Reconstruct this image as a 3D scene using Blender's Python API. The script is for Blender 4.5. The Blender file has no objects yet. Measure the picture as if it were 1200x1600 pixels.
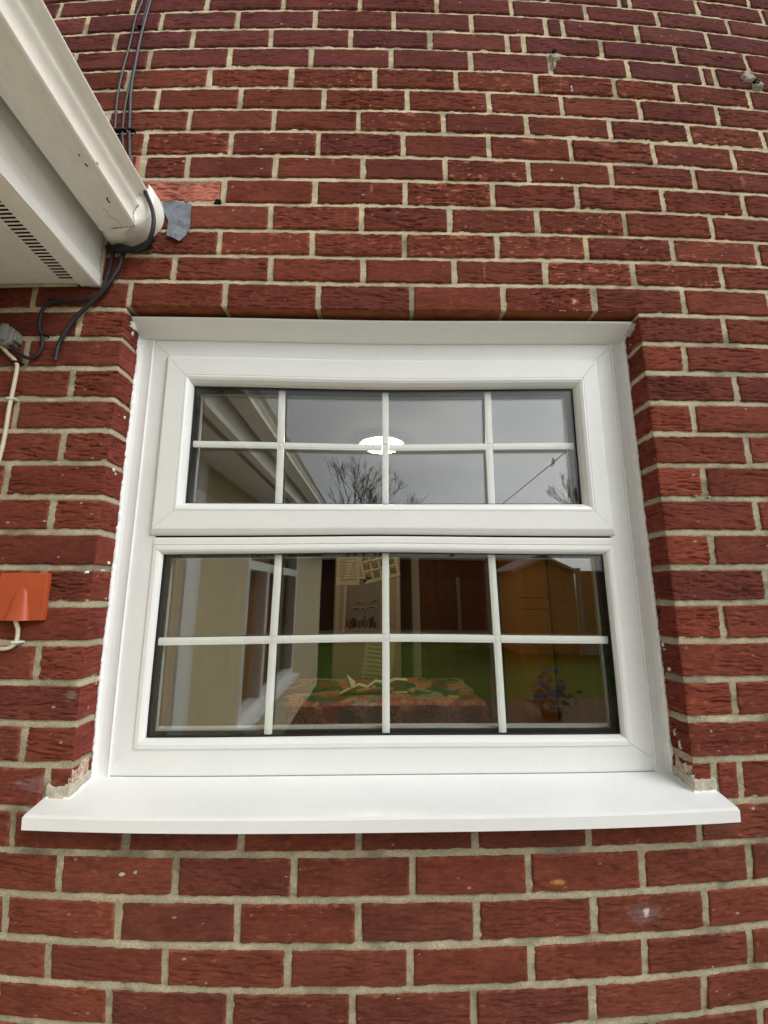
import bpy, bmesh, math, random
import numpy as np
from mathutils import Matrix, Vector

# ------------------------------------------------------------------ camera, sky, sun, exposure
C = bpy.context.scene.collection
ZO = 3.15                                   # height of measuring line (first bed joint in view) above the ground
cd = bpy.data.cameras.new('camera')
cam = bpy.data.objects.new('camera', cd)
C.objects.link(cam)
bpy.context.scene.camera = cam
RM = ((0.99981721, 0.019007, -0.00206793), (-0.01906099, 0.98249684, -0.18530149), (-0.00149029, 0.18530704, 0.98267954))
mw = Matrix.Identity(4)
for r in range(3):
    mw[r][0] = RM[r][0]; mw[r][1] = RM[r][2]; mw[r][2] = -RM[r][1]
mw[0][3] = 0.0; mw[1][3] = -0.905816; mw[2][3] = -1.698188 + ZO
cam.matrix_world = mw
cd.clip_start = 0.01; cd.clip_end = 500
# the phone's wide lens: a real lens curve, angle as a polynomial of the distance on the sensor
cd.type = 'PANO'
cd.sensor_fit = 'HORIZONTAL'; cd.sensor_width = 12.0; cd.sensor_height = 16.0
cd.panorama_type = 'FISHEYE_LENS_POLYNOMIAL'
cd.fisheye_fov = math.radians(150)
F_, B2, B3, B4 = 620.081802, -0.423908792, -0.00985447738, 0.064723202
cd.fisheye_polynomial_k0 = 0.0
cd.fisheye_polynomial_k1 = -(100 / F_)
cd.fisheye_polynomial_k2 = -(100 / F_) * B2 * 0.1
cd.fisheye_polynomial_k3 = -(100 / F_) * B3 * 0.01
cd.fisheye_polynomial_k4 = -(100 / F_) * B4 * 0.001

sc = bpy.context.scene
w = bpy.data.worlds.new('World'); sc.world = w; w.use_nodes = True
nt = w.node_tree; nt.nodes.clear()
SUN_EL, SUN_ROT = math.radians(40), math.radians(130)
sky = nt.nodes.new('ShaderNodeTexSky'); sky.sky_type = 'NISHITA'; sky.sun_disc = False
sky.sun_elevation = SUN_EL; sky.sun_rotation = SUN_ROT; sky.dust_density = 4.0; sky.air_density = 1.0
hs = nt.nodes.new('ShaderNodeHueSaturation'); hs.inputs['Saturation'].default_value = 0.10
tc = nt.nodes.new('ShaderNodeTexCoord')
mp = nt.nodes.new('ShaderNodeMapping'); mp.inputs['Scale'].default_value = (1.0, 1.0, 2.6)
cn = nt.nodes.new('ShaderNodeTexNoise'); cn.inputs['Scale'].default_value = 1.6; cn.inputs['Detail'].default_value = 5; cn.inputs['Roughness'].default_value = .5
cr = nt.nodes.new('ShaderNodeValToRGB')
cr.color_ramp.elements[0].position = .3; cr.color_ramp.elements[0].color = (.66, .68, .72, 1)
cr.color_ramp.elements[1].position = .7; cr.color_ramp.elements[1].color = (1.15, 1.15, 1.15, 1)
ml = nt.nodes.new('ShaderNodeMixRGB'); ml.blend_type = 'MULTIPLY'; ml.inputs[0].default_value = 1
bg = nt.nodes.new('ShaderNodeBackground'); bg.inputs['Strength'].default_value = 0.15
wo = nt.nodes.new('ShaderNodeOutputWorld')
nt.links.new(sky.outputs[0], hs.inputs['Color'])
nt.links.new(tc.outputs['Generated'], mp.inputs[0]); nt.links.new(mp.outputs[0], cn.inputs['Vector'])
nt.links.new(cn.outputs['Fac'], cr.inputs[0])
nt.links.new(hs.outputs[0], ml.inputs[1]); nt.links.new(cr.outputs[0], ml.inputs[2])
nt.links.new(ml.outputs[0], bg.inputs['Color']); nt.links.new(bg.outputs[0], wo.inputs[0])

sd = bpy.data.lights.new('sun', 'SUN'); sd.energy = 0.85; sd.angle = math.radians(36); sd.color = (1.0, .98, .92)
so = bpy.data.objects.new('sun', sd); C.objects.link(so)
sdir = Vector((math.cos(SUN_EL) * math.sin(SUN_ROT), math.cos(SUN_EL) * math.cos(SUN_ROT), math.sin(SUN_EL)))
so.rotation_euler = sdir.to_track_quat('Z', 'Y').to_euler(); so.location = (2, -6, 8)

vs = sc.view_settings
vs.view_transform = 'Standard'; vs.look = 'None'; vs.gamma = 1.0; vs.exposure = 0.10; vs.use_curve_mapping = False
sc.render.engine = 'CYCLES'
sc.cycles.use_denoising = True
sc.cycles.max_bounces = 10; sc.cycles.transparent_max_bounces = 24; sc.cycles.diffuse_bounces = 4; sc.cycles.glossy_bounces = 5
sc.cycles.caustics_reflective = False; sc.cycles.caustics_refractive = False
sc.cycles.sample_clamp_indirect = 6.0

random.seed(7)
RNG = np.random.default_rng(11)

# ------------------------------------------------------------------ helpers
def mat(name, col=(.8, .8, .8), rough=.5, spec=.5, metal=0.0, noise=None, bump=None, emit=None, attr=None, coat=0.0):
    """noise = (scale, amount, stretch xyz) varies the base colour; bump = (scale, distance, stretch)"""
    m = bpy.data.materials.new(name); m.use_nodes = True
    t = m.node_tree; n = t.nodes; L = t.links
    p = n['Principled BSDF']
    p.inputs['Base Color'].default_value = (*col, 1); p.inputs['Roughness'].default_value = rough
    p.inputs['Metallic'].default_value = metal
    p.inputs['Specular IOR Level'].default_value = spec
    p.inputs['Coat Weight'].default_value = coat
    geo = n.new('ShaderNodeNewGeometry')
    src = None
    if attr:
        a = n.new('ShaderNodeAttribute'); a.attribute_name = attr; src = a.outputs['Color']
    for k, nz in enumerate(noise or []):
        mp = n.new('ShaderNodeMapping'); mp.inputs['Scale'].default_value = nz[2]
        tx = n.new('ShaderNodeTexNoise'); tx.inputs['Scale'].default_value = nz[0]; tx.inputs['Detail'].default_value = 6; tx.inputs['Roughness'].default_value = .65
        L.new(geo.outputs['Position'], mp.inputs[0]); L.new(mp.outputs[0], tx.inputs['Vector'])
        r = n.new('ShaderNodeMapRange'); r.inputs['From Min'].default_value = .3; r.inputs['From Max'].default_value = .7
        r.inputs['To Min'].default_value = 1 - nz[1]; r.inputs['To Max'].default_value = 1 + nz[1]
        L.new(tx.outputs['Fac'], r.inputs['Value'])
        mx = n.new('ShaderNodeVectorMath'); mx.operation = 'SCALE'
        if src is None: mx.inputs[0].default_value = col
        else: L.new(src, mx.inputs[0])
        L.new(r.outputs[0], mx.inputs['Scale']); src = mx.outputs[0]
    if src is not None: L.new(src, p.inputs['Base Color'])
    if bump:
        prev = None
        for b in bump:
            mp = n.new('ShaderNodeMapping'); mp.inputs['Scale'].default_value = b[2]
            tx = n.new('ShaderNodeTexNoise'); tx.inputs['Scale'].default_value = b[0]; tx.inputs['Detail'].default_value = 5
            L.new(geo.outputs['Position'], mp.inputs[0]); L.new(mp.outputs[0], tx.inputs['Vector'])
            bp = n.new('ShaderNodeBump'); bp.inputs['Distance'].default_value = b[1]; bp.inputs['Strength'].default_value = 1
            L.new(tx.outputs['Fac'], bp.inputs['Height'])
            if prev: L.new(prev, bp.inputs['Normal'])
            prev = bp.outputs[0]
        L.new(prev, p.inputs['Normal'])
    if emit:
        p.inputs['Emission Color'].default_value = (*emit[0], 1); p.inputs['Emission Strength'].default_value = emit[1]
    return m

def glass_mat(name, ior=1.5, tint=(.985, .992, .982)):
    """architectural sheet glass: straight-through transmission plus true Fresnel mirror at each face"""
    m = bpy.data.materials.new(name); m.use_nodes = True
    t = m.node_tree; n = t.nodes; L = t.links
    for x in list(n):
        if x.type != 'OUTPUT_MATERIAL': n.remove(x)
    out = n['Material Output']
    tr = n.new('ShaderNodeBsdfTransparent'); tr.inputs[0].default_value = (*tint, 1)
    gl = n.new('ShaderNodeBsdfGlossy'); gl.inputs['Roughness'].default_value = 0.0; gl.inputs['Color'].default_value = (1, 1, 1, 1)
    geo = n.new('ShaderNodeNewGeometry')
    mr = n.new('ShaderNodeMapRange'); mr.inputs['To Min'].default_value = ior; mr.inputs['To Max'].default_value = 1 / ior
    L.new(geo.outputs['Backfacing'], mr.inputs['Value'])
    fr = n.new('ShaderNodeFresnel'); L.new(mr.outputs[0], fr.inputs['IOR'])
    mx = n.new('ShaderNodeMixShader'); L.new(fr.outputs[0], mx.inputs[0]); L.new(tr.outputs[0], mx.inputs[1]); L.new(gl.outputs[0], mx.inputs[2])
    L.new(mx.outputs[0], out.inputs['Surface'])
    return m

def tag(o, label=None, cat=None, group=None, kind=None):
    if label: o['label'] = label
    if cat: o['category'] = cat
    if group: o['group'] = group
    if kind: o['kind'] = kind
    return o

def empty(name, loc, label, cat, group=None):
    o = bpy.data.objects.new(name, None); C.objects.link(o)
    o.location = (loc[0], loc[1], loc[2] + ZO); o.empty_display_size = .05
    return tag(o, label, cat, group)

def ground_xyz(o):
    return np.array((0.0, 0.0, 0.0)) if o is None else np.array(o.matrix_parent_sum)

ORG = {}
def origin(o):
    v = Vector((0, 0, 0))
    while o is not None:
        v += o.location; o = o.parent
    return v

def link(name, me, parent=None, kind=None, pivot=None):
    """mesh data arrive in wall coordinates (z = 0 at the first joint); the object's origin goes to pivot or parent's"""
    o = bpy.data.objects.new(name, me); C.objects.link(o)
    po = origin(parent) if parent is not None else Vector((0, 0, 0))
    n = len(me.vertices); co = np.empty(n * 3, np.float32); me.vertices.foreach_get('co', co); co = co.reshape(-1, 3)
    co[:, 2] += ZO
    if pivot is None: pv = (co.min(0) + co.max(0)) / 2 if n else np.zeros(3)
    else: pv = np.array((pivot[0], pivot[1], pivot[2] + ZO))
    co -= pv.astype(np.float32)
    me.vertices.foreach_set('co', co.ravel()); me.update()
    o.parent = parent
    o.location = Vector(pv.tolist()) - po
    if kind: o['kind'] = kind
    return o

def mesh(name, verts, faces, m, parent=None, kind=None, bevel=0.0, smooth=False, seg=2, pivot=None, angle=35):
    me = bpy.data.meshes.new(name); me.from_pydata([tuple(v) for v in verts], [], faces); me.update()
    bm = bmesh.new(); bm.from_mesh(me); bmesh.ops.recalc_face_normals(bm, faces=bm.faces)
    if bevel > 0:
        es = [e for e in bm.edges if len(e.link_faces) == 2 and e.calc_face_angle(0) > math.radians(angle)]
        bmesh.ops.bevel(bm, geom=es, offset=bevel, offset_type='OFFSET', segments=seg, profile=.5, affect='EDGES', clamp_overlap=True)
    bm.to_mesh(me); bm.free()
    if smooth:
        me.polygons.foreach_set('use_smooth', [True] * len(me.polygons))
        me.set_sharp_from_angle(angle=math.radians(40))
    me.materials.append(m)
    return link(name, me, parent, kind, pivot)

class Geo:
    def __init__(s): s.v = []; s.f = []
    def add(s, v, f):
        b = len(s.v); s.v += [tuple(p) for p in v]; s.f += [tuple(b + i for i in q) for q in f]; return s
    def box(s, x0, x1, y0, y1, z0, z1):
        v = [(x, y, z) for x in (x0, x1) for y in (y0, y1) for z in (z0, z1)]
        return s.add(v, [(0, 1, 3, 2), (4, 6, 7, 5), (0, 4, 5, 1), (2, 3, 7, 6), (0, 2, 6, 4), (1, 5, 7, 3)])
    def prism(s, pts, axis, a, b):
        """polygon pts extruded from a to b along axis: 'x' pts=(y,z); 'y' pts=(x,z); 'z' pts=(x,y)"""
        def P(p, t): return (t, p[0], p[1]) if axis == 'x' else ((p[0], t, p[1]) if axis == 'y' else (p[0], p[1], t))
        n = len(pts)
        return s.add([P(p, a) for p in pts] + [P(p, b) for p in pts],
                     [tuple(range(n)), tuple(range(2 * n - 1, n - 1, -1))] + [(i, (i + 1) % n, n + (i + 1) % n, n + i) for i in range(n)])
    def ring(s, loops, gap=0.0002):
        """mitred frame: loops of (x0,x1,z0,z1,y); each side is its own island so that the mitre shows"""
        for side in range(4):
            vs = []
            for (x0, x1, z0, z1, y) in loops:
                c = [(x0, z0), (x1, z0), (x1, z1), (x0, z1)]
                a, b = c[side], c[(side + 1) % 4]
                dx, dz = b[0] - a[0], b[1] - a[1]; l = math.hypot(dx, dz); dx /= l; dz /= l
                vs += [(a[0] + dx * gap, y, a[1] + dz * gap), (b[0] - dx * gap, y, b[1] - dz * gap)]
            n = len(loops); f = []
            for i in range(n):
                j = (i + 1) % n
                f.append((2 * i, 2 * i + 1, 2 * j + 1, 2 * j))
            f.append(tuple(2 * i for i in range(n))); f.append(tuple(2 * i + 1 for i in range(n))[::-1])
            s.add(vs, f)
        return s
    def tube(s, pts, r, n=8, caps=True):
        pts = [Vector(p) for p in pts]; rr = r if isinstance(r, (list, tuple)) else [r] * len(pts)
        b = len(s.v); up = Vector((0, -1, 0.01)); prev = None
        for i, p in enumerate(pts):
            t = (pts[min(i + 1, len(pts) - 1)] - pts[max(i - 1, 0)]).normalized()
            a = t.cross(up if prev is None else prev.cross(t) if False else up)
            if a.length < .05: a = t.cross(Vector((1, 0, 0)))
            a.normalize(); c = t.cross(a)
            for k in range(n):
                th = 2 * math.pi * k / n
                s.v.append(tuple(p + (a * math.cos(th) + c * math.sin(th)) * rr[i]))
        for i in range(len(pts) - 1):
            for k in range(n):
                q = (k + 1) % n
                s.f.append((b + i * n + k, b + i * n + q, b + (i + 1) * n + q, b + (i + 1) * n + k))
        if caps:
            s.f.append(tuple(b + k for k in range(n))); s.f.append(tuple(b + (len(pts) - 1) * n + k for k in range(n)))
        return s
    def build(s, name, m, parent=None, **k): return mesh(name, s.v, s.f, m, parent, **k)

def smooth_path(pts, k=6):
    out = []
    P = [pts[0]] + list(pts) + [pts[-1]]
    for i in range(1, len(P) - 2):
        p0, p1, p2, p3 = [np.array(q, float) for q in P[i - 1:i + 3]]
        for j in range(k):
            t = j / k
            out.append(tuple(.5 * (2 * p1 + (p2 - p0) * t + (2 * p0 - 5 * p1 + 4 * p2 - p3) * t * t + (3 * p1 - p0 - 3 * p2 + p3) * t ** 3)))
    out.append(tuple(pts[-1]))
    return out

# value noise on numpy arrays
def _h(ix, iy, s):
    n = (ix.astype(np.int64) * 374761393 + iy.astype(np.int64) * 668265263 + int(s) * 974634777) & 0xffffffff
    n = ((n ^ (n >> 13)) * 1274126177) & 0xffffffff
    return ((n ^ (n >> 16)) & 0xffffff) / float(0xffffff)
def vn(x, y, s=0):
    ix = np.floor(x); iy = np.floor(y); fx = x - ix; fy = y - iy
    fx = fx * fx * (3 - 2 * fx); fy = fy * fy * (3 - 2 * fy)
    a = _h(ix, iy, s); b = _h(ix + 1, iy, s); c = _h(ix, iy + 1, s); d = _h(ix + 1, iy + 1, s)
    return (a * (1 - fx) + b * fx) * (1 - fy) + (c * (1 - fx) + d * fx) * fy
def fbm(x, y, s=0, o=3):
    r = 0; a = 1; t = 0
    for k in range(o):
        r = r + a * vn(x * 2 ** k, y * 2 ** k, s + k * 17); t += a; a *= .5
    return r / t
def sst(a, b, x):
    t = np.clip((x - a) / (b - a), 0, 1); return t * t * (3 - 2 * t)

# ------------------------------------------------------------------ materials
M = {}
M['brick'] = mat('brick', rough=.95, spec=.12, attr='col', noise=[(55, .14, (1, 1, 1.8)), (420, .2, (1, 1, 1))], bump=[(260, .0009, (1, 1, 2.2)), (900, .0004, (1, 1, 1))])
M['mortar'] = mat('mortar', (.40, .355, .245), .95, .2, attr='col', noise=[(14, .14, (1, 1, 2)), (260, .28, (1, 1, 1))], bump=[(240, .0014, (1, 1, 1)), (800, .0006, (1, 1, 1))])
M['patch'] = mat('patch_mortar', (.46, .43, .34), .95, .2, noise=[(60, .25, (1, 1, 1)), (300, .2, (1, 1, 1))], bump=[(150, .002, (1, 1, 1))])
M['upvc'] = mat('white_upvc', (.79, .808, .785), .32, .45, noise=[(9, .025, (1, 1, 1)), (60, .012, (1, 1, 1))], bump=[(35, .00025, (1, 1, 1))])
M['upvc_sill'] = mat('white_upvc_sill', (.80, .815, .80), .28, .5, noise=[(7, .03, (1, 1, 1)), (90, .015, (1, 1, 1))], bump=[(25, .0003, (1, 1, 1))])
M['old_upvc'] = mat('aged_cream_upvc', (.86, .84, .75), .42, .4, noise=[(6, .08, (1, .5, 1)), (2.5, .07, (1, .2, 1)), (70, .05, (1, .35, 1)), (300, .04, (1, 1, 1))], bump=[(40, .0004, (1, 1, 1))])
M['soffit'] = mat('soffit_board', (.80, .80, .76), .5, .35, noise=[(5, .08, (1, 1, 1)), (80, .04, (1, 1, 1))])
M['seal'] = mat('white_sealant', (.84, .84, .82), .5, .4, noise=[(120, .05, (1, 1, 1))], bump=[(160, .0008, (1, 1, 1))])
M['black'] = mat('black_rubber', (.010, .011, .010), .65, .3, noise=[(90, .3, (1, 1, 1))])
M['void'] = mat('dark_void', (.006, .006, .006), .9, .1)
M['bar'] = mat('glazing_bar_white', (.86, .875, .84), .35, .4, noise=[(30, .03, (1, 1, 1))])
M['cable'] = mat('black_cable', (.012, .012, .013), .6, .5, noise=[(60, .35, (1, 1, 1))])
M['cable_grey'] = mat('weathered_grey_cable', (.055, .055, .06), .42, .5, noise=[(40, .3, (1, 1, 1))])
M['cable_white'] = mat('cream_cable', (.58, .53, .40), .45, .4, noise=[(50, .12, (1, 1, 1))])
M['clip_white'] = mat('white_plastic', (.72, .72, .68), .4, .4)
M['grey_plastic'] = mat('grey_plastic', (.24, .25, .23), .5, .4, noise=[(60, .25, (1, 1, 1))])
M['orange'] = mat('faded_orange_red_plastic', (.43, .073, .024), .36, .45, noise=[(18, .1, (1, 1, 1)), (200, .05, (1, 1, 1))], bump=[(60, .0003, (1, 1, 1))])
M['lead'] = mat('lead_sheet', (.20, .225, .25), .5, .5, metal=.35, noise=[(45, .35, (1, 1, 1)), (160, .2, (1, 1, 1))], bump=[(50, .003, (1, 1, 1))])
M['glass'] = glass_mat('window_glass', 1.5)
M['glass_coated'] = glass_mat('coated_window_glass', 2.25)
M['terracotta'] = mat('terracotta', (.46, .17, .11), .85, .2, noise=[(150, .2, (1, 1, 1))])
M['dusty_white'] = mat('dusty_white_filler', (.66, .64, .58), .8, .2, noise=[(160, .2, (1, 1, 1))])
M['plaster'] = mat('cream_plaster', (.36, .31, .20), .85, .2, noise=[(8, .05, (1, 1, 1))])
M['ceiling'] = mat('white_ceiling', (.5, .47, .40), .9, .2)

# ------------------------------------------------------------------ the house wall: bed joints and upright joints as they are laid
BEDS =  [-0.0011, -0.0732, -0.1506, -0.2248, -0.3017, -0.3762, -0.4518, -0.5258, -0.6042, -0.6774, -0.7536, -0.8296, -0.9011, -0.972, -1.0467, -1.1222, -1.1969, -1.2713, -1.3461, -1.4198, -1.4953, -1.5707, -1.6451, -1.7195, -1.7967, -1.8724, -1.9488, -2.0242, -2.1032, -2.1778, -2.2542, -2.3327, -2.4071, -2.4809]
PERPS = {-1: [0.723, 0.755, 0.973, 1.192],
 0: [-0.927, -0.706, -0.488, -0.268, -0.049, 0.171, 0.389, 0.609, 0.83, 1.057],
 1: [-0.83, -0.612, -0.394, -0.174, 0.047, 0.268, 0.484, 0.533, 0.756, 0.972],
 2: [-0.733, -0.513, -0.294, -0.073, 0.147, 0.366, 0.413, 0.637, 0.859, 1.079],
 3: [-0.837, -0.624, -0.403, -0.18, 0.04, 0.257, 0.48, 0.702, 0.924, 0.964],
 4: [-0.672, -0.452, -0.229, -0.005, 0.214, 0.434, 0.654, 0.832, 1.052],
 5: [-0.582, -0.36, -0.14, 0.081, 0.299, 0.497, 0.715, 0.938],
 6: [-0.706, -0.488, -0.268, -0.047, 0.175, 0.395, 0.62, 0.841, 1.059],
 7: [-0.595, -0.373, -0.149, 0.068, 0.291, 0.506, 0.729, 0.953],
 8: [-0.477, -0.256, -0.034, 0.175, 0.389, 0.605, 0.828],
 9: [-0.379, -0.154, 0.072, 0.293, 0.508, 0.731, 0.951],
 10: [-0.259, -0.036, 0.181, 0.4, 0.622, 0.849],
 11: [-0.379, -0.156, 0.069, 0.296, 0.516, 0.735, 0.959],
 12: [-0.481, -0.253, -0.032, 0.188, 0.409, 0.626, 0.85],
 13: [-0.806, -0.578, -0.356, -0.137, 0.085, 0.303, 0.522, 0.742],
 14: [-0.687, 0.832],
 15: [-0.799, 0.722],
 16: [-0.684, 0.835],
 17: [-0.799, 0.723],
 18: [-0.685, 0.838],
 19: [-0.796, 0.726],
 20: [-0.686, 0.835],
 21: [0.722],
 22: [0.833],
 23: [0.723],
 24: [-0.675],
 25: [0.728],
 26: [-0.684],
 27: [-0.629, 0.669, 0.721],
 28: [-0.688, -0.468, -0.25, -0.031, 0.188, 0.407, 0.626],
 29: [-0.59, -0.37, -0.15, 0.07, 0.288, 0.507, 0.725],
 30: [-0.692, -0.473, -0.252, -0.031, 0.188, 0.409, 0.628],
 31: [-0.603, -0.382, -0.158, 0.064, 0.287, 0.503, 0.715],
 32: [-0.484, -0.262, -0.041, 0.179, 0.399, 0.618]}

BEDS = {k: v for k, v in enumerate(BEDS)}
for k in (-1, -2, -3, -4): BEDS[k] = BEDS[0] - .0745 * k
for k in (34, 35, 36): BEDS[k] = BEDS[33] - .075 * (k - 33)
PERPS[21] = [-.797, .722]; PERPS[22] = [-.686, .833]; PERPS[23] = [-.798, .723]; PERPS[24] = [-.675, .834]
PERPS[25] = [-.797, .728]; PERPS[26] = [-.684, .835]
PERPS[-2] = [-.16]; PERPS[-3] = [-.05]; PERPS[-4] = [-.16]; PERPS[33] = [.075]; PERPS[34] = [-.04]; PERPS[35] = [.07]
WX0, WX1 = -1.02, 1.42                         # the stretch of wall laid brick by brick
XL, XR = -.5805, .6222                         # window opening
R_IN = .088                                    # depth of the brick reveal
JR = .0045
def jamb(sign, X):                             # perimeter path round the corner of the opening; u<0 in the reveal
    def f(u):
        s = np.sqrt(u * u + JR * JR); a = (u + s) / 2; b = (-u + s) / 2
        nx = -(1 - u / s) / 2; ny = -(1 + u / s) / 2; l = np.sqrt(nx * nx + ny * ny)
        return X + sign * a, b, sign * nx / l, ny / l
    return f
def flat(u): return u, np.zeros_like(u), np.zeros_like(u), -np.ones_like(u)

class Sheet:
    def __init__(s): s.v = []; s.f = []; s.c = []; s.n = 0
    def grid(s, x, y, z, col=None):
        nu, nz = x.shape
        s.v.append(np.stack([x, y, z], -1).reshape(-1, 3))
        i = (np.arange(nu - 1)[:, None] * nz + np.arange(nz - 1)[None]) + s.n
        s.f.append(np.stack([i, i + nz, i + nz + 1, i + 1], -1).reshape(-1, 4))
        if col is not None: s.c.append(col.reshape(-1, 3))
        s.n += nu * nz
    def build(s, name, m, parent, pivot=None):
        v = np.concatenate(s.v).astype(np.float32); f = np.concatenate(s.f).astype(np.int32)
        me = bpy.data.meshes.new(name); me.vertices.add(len(v)); me.vertices.foreach_set('co', v.ravel())
        me.loops.add(f.size); me.loops.foreach_set('vertex_index', f.ravel())
        me.polygons.add(len(f)); me.polygons.foreach_set('loop_start', np.arange(0, f.size, 4, dtype=np.int32))
        me.polygons.foreach_set('use_smooth', np.ones(len(f), bool))
        me.update(calc_edges=True)
        if s.c:
            c = np.concatenate(s.c); c = np.concatenate([c, np.ones((len(c), 1))], 1).astype(np.float32)
            a = me.color_attributes.new('col', 'FLOAT_COLOR', 'POINT'); a.data.foreach_set('color', c.ravel())
        me.materials.append(m)
        return link(name, me, parent, pivot=pivot)

# stains and bruises of their own shape on single bricks, darker patches below the sill: x, z, half width, half height, colour, strength
MARKS = [(.507, -2.292, .042, .024, (.28, .19, .19), .36), (.509, -2.2905, .006, .011, (.62, .58, .58), .9), (.342, -2.230, .016, .009, (.55, .24, .09), .8),
         (.474, -1.013, .011, .010, (.50, .17, .09), .8), (.473, -1.0145, .005, .005, (.75, .62, .55), .9), (-.111, -.615, .0035, .022, (.42, .16, .11), .7),
         (-.013, -.702, .004, .024, (.42, .16, .11), .65), (.2606, -.938, .004, .026, (.40, .16, .12), .6), (-.60, -2.135, .06, .03, (.085, .045, .035), .45), (.655, -2.14, .05, .03, (.085, .045, .035), .4), (.30, -2.125, .12, .012, (.09, .045, .035), .35), (-.25, -2.125, .10, .010, (.09, .045, .035), .35), (.962, -.639, .008, .024, (.36, .13, .10), .6), (-.048, -.45, .004, .018, (.44, .17, .10), .6),
         (-.65, -2.06, .05, .02, (.26, .17, .16), .35), (.40, -.545, .03, .008, (.45, .17, .10), .6), (.60, -.545, .02, .01, (.42, .16, .10), .5), (-.600, -1.895, .016, .012, (.36, .28, .24), .3), (-.605, -1.87, .012, .006, (.40, .32, .28), .35)]
def lerp(a, b, t): return a + (b - a) * t[..., None]
def brick_face(sh, path, u0, u1, z0, z1, base, rough=1.0, chip=.3, ends=(True, True), flip=False, res=.0030, edge=True, prot=None, seed=None):
    sd_ = seed if seed is not None else random.randint(0, 99999)
    nu = max(4, int(round((u1 - u0) / res))); nz = max(4, int(round((z1 - z0) / (res * .52))))
    u = np.linspace(u0, u1, nu + 1); z = np.linspace(z0, z1, nz + 1)
    U, Z = np.meshgrid(u, z, indexing='ij')
    big = 1e3
    wob = (fbm(U * 90, Z * 90, sd_, 2) - .5)
    eu0 = (U - u0) if ends[0] else U * 0 + big
    eu1 = (u1 - U) if ends[1] else U * 0 + big
    e = np.minimum(np.minimum(eu0, eu1), np.minimum(Z - z0, z1 - Z))
    en = e + (wob * .0036 + (fbm(U * 32, Z * 32, sd_ + 40, 2) - .5) * .0034) * (e > 1e-6)
    fs = random.uniform(.72, 1.25); fu = random.uniform(.7, 1.4)
    # chipped corners
    wE = .0042
    roll = np.where(en < wE, (1 - np.clip(en, 0, wE) / wE) ** 2 * .0075, 0)
    # drag-faced texture: wavy, mostly level creases and lips
    r1, r2 = random.uniform(0, 50), random.uniform(0, 50)
    wz = Z + .0035 * (vn(U * 28 + r1, Z * 60, sd_ + 1) - .5) * 2 + .0018 * (vn(U * 70 + r1, Z * 150, sd_ + 2) - .5)
    slant = random.gauss(0, .035)
    zz = wz + U * slant
    n1 = vn(U * 48 * fu + r1, zz * 285 * fs + r2, sd_ + 3) + .22 * (vn(U * 160, zz * 500, sd_ + 15) - .5)
    n2 = vn(U * 75 * fu + r1, (zz - U * slant * .6) * 480 * fs + r2, sd_ + 4)
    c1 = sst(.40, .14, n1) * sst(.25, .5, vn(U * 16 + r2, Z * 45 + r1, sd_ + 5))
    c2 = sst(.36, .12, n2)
    up_ = sst(.62, .86, n1)
    lump = fbm(U * 22 + r1, Z * 85 + r2, sd_ + 7, 3) - .5
    fine = fbm(U * 260, Z * 420, sd_ + 8, 2) - .5
    tex = -c1 * .0024 * rough - c2 * .0014 * rough + up_ * .0008 * rough + lump * .0022 * (.35 + .65 * rough) + fine * .0007
    pr = random.uniform(-.0008, .0014) if prot is None else prot
    tilt = random.uniform(-.004, .004) * (Z - z0) + random.uniform(-.002, .002) * (U - u0)
    h = pr + tilt + tex - roll
    x, y, nx, ny = path(U)
    X = x + nx * h; Y = y + ny * h
    # colour of the clay: body, cloudy firing variation, chips of paler clay, specks of lime
    c = np.ones(U.shape + (3,)) * np.array(base)
    cl = fbm(U * 14 + r2, Z * 26 + r1, sd_ + 9, 3) - .5
    c = c * (1 + cl[..., None] * .55)
    mo = fbm(U * 90 + r2, Z * 200 + r1, sd_ + 10, 2) - .5
    c = c * (1 + mo[..., None] * .34)
    c = c * (1 + .30 * (fbm(X * 2.2 + 5, Z * 3.1 + 9, 55, 3)[..., None] - .5))
    pale = sst(.62, .74, fbm(U * 70 + r1, Z * 190 + r2, sd_ + 11, 3) + (.10 * chip) - .10 * sst(.0, .014, e)) * min(1, chip * 2.2)
    c = lerp(c, np.array((.46, .15, .075)), pale * .8)
    edgepale = sst(.0055, .001, en) * sst(.45, .7, vn(U * 120, Z * 120, sd_ + 12)) * .45 * (e < big / 2)
    c = lerp(c, np.array((.34, .14, .08)), edgepale)
    c = c * (1 - .18 * np.clip(c1 + .5 * c2, 0, 1))[..., None]  # darker in the creases: dirt, plus shade put into the clay colour
    for k in range(np.random.RandomState(sd_).poisson(1.1 * (u1 - u0) / .21)):
        cu, cz = random.uniform(u0 + .005, u1 - .005), random.uniform(z0 + .004, z1 - .004)
        rr = random.choice((.0008, .001, .0012, .0018)); d = np.hypot((U - cu) / random.uniform(.8, 1.9), Z - cz)
        c = lerp(c, np.array((.55, .47, .38)), sst(rr * 1.5, rr * .6, d) * random.uniform(.5, 1))
    for mx_, mz_, ra, rb, cc_, st_ in MARKS:
        if X.min() - ra < mx_ < X.max() + ra and z0 - rb < mz_ < z1 + rb:
            dd = np.hypot((X - mx_) / ra, (Z - mz_) / rb) + .9 * (fbm(X * 120 + 3, Z * 160, 77, 3) - .5)
            c = lerp(c, np.array(cc_), sst(1.0, .35, dd) * st_)
    if flip: X, Y, Z, c = X[::-1], Y[::-1], Z[::-1], c[::-1]
    sh.grid(X, Y, Z, c)

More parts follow.
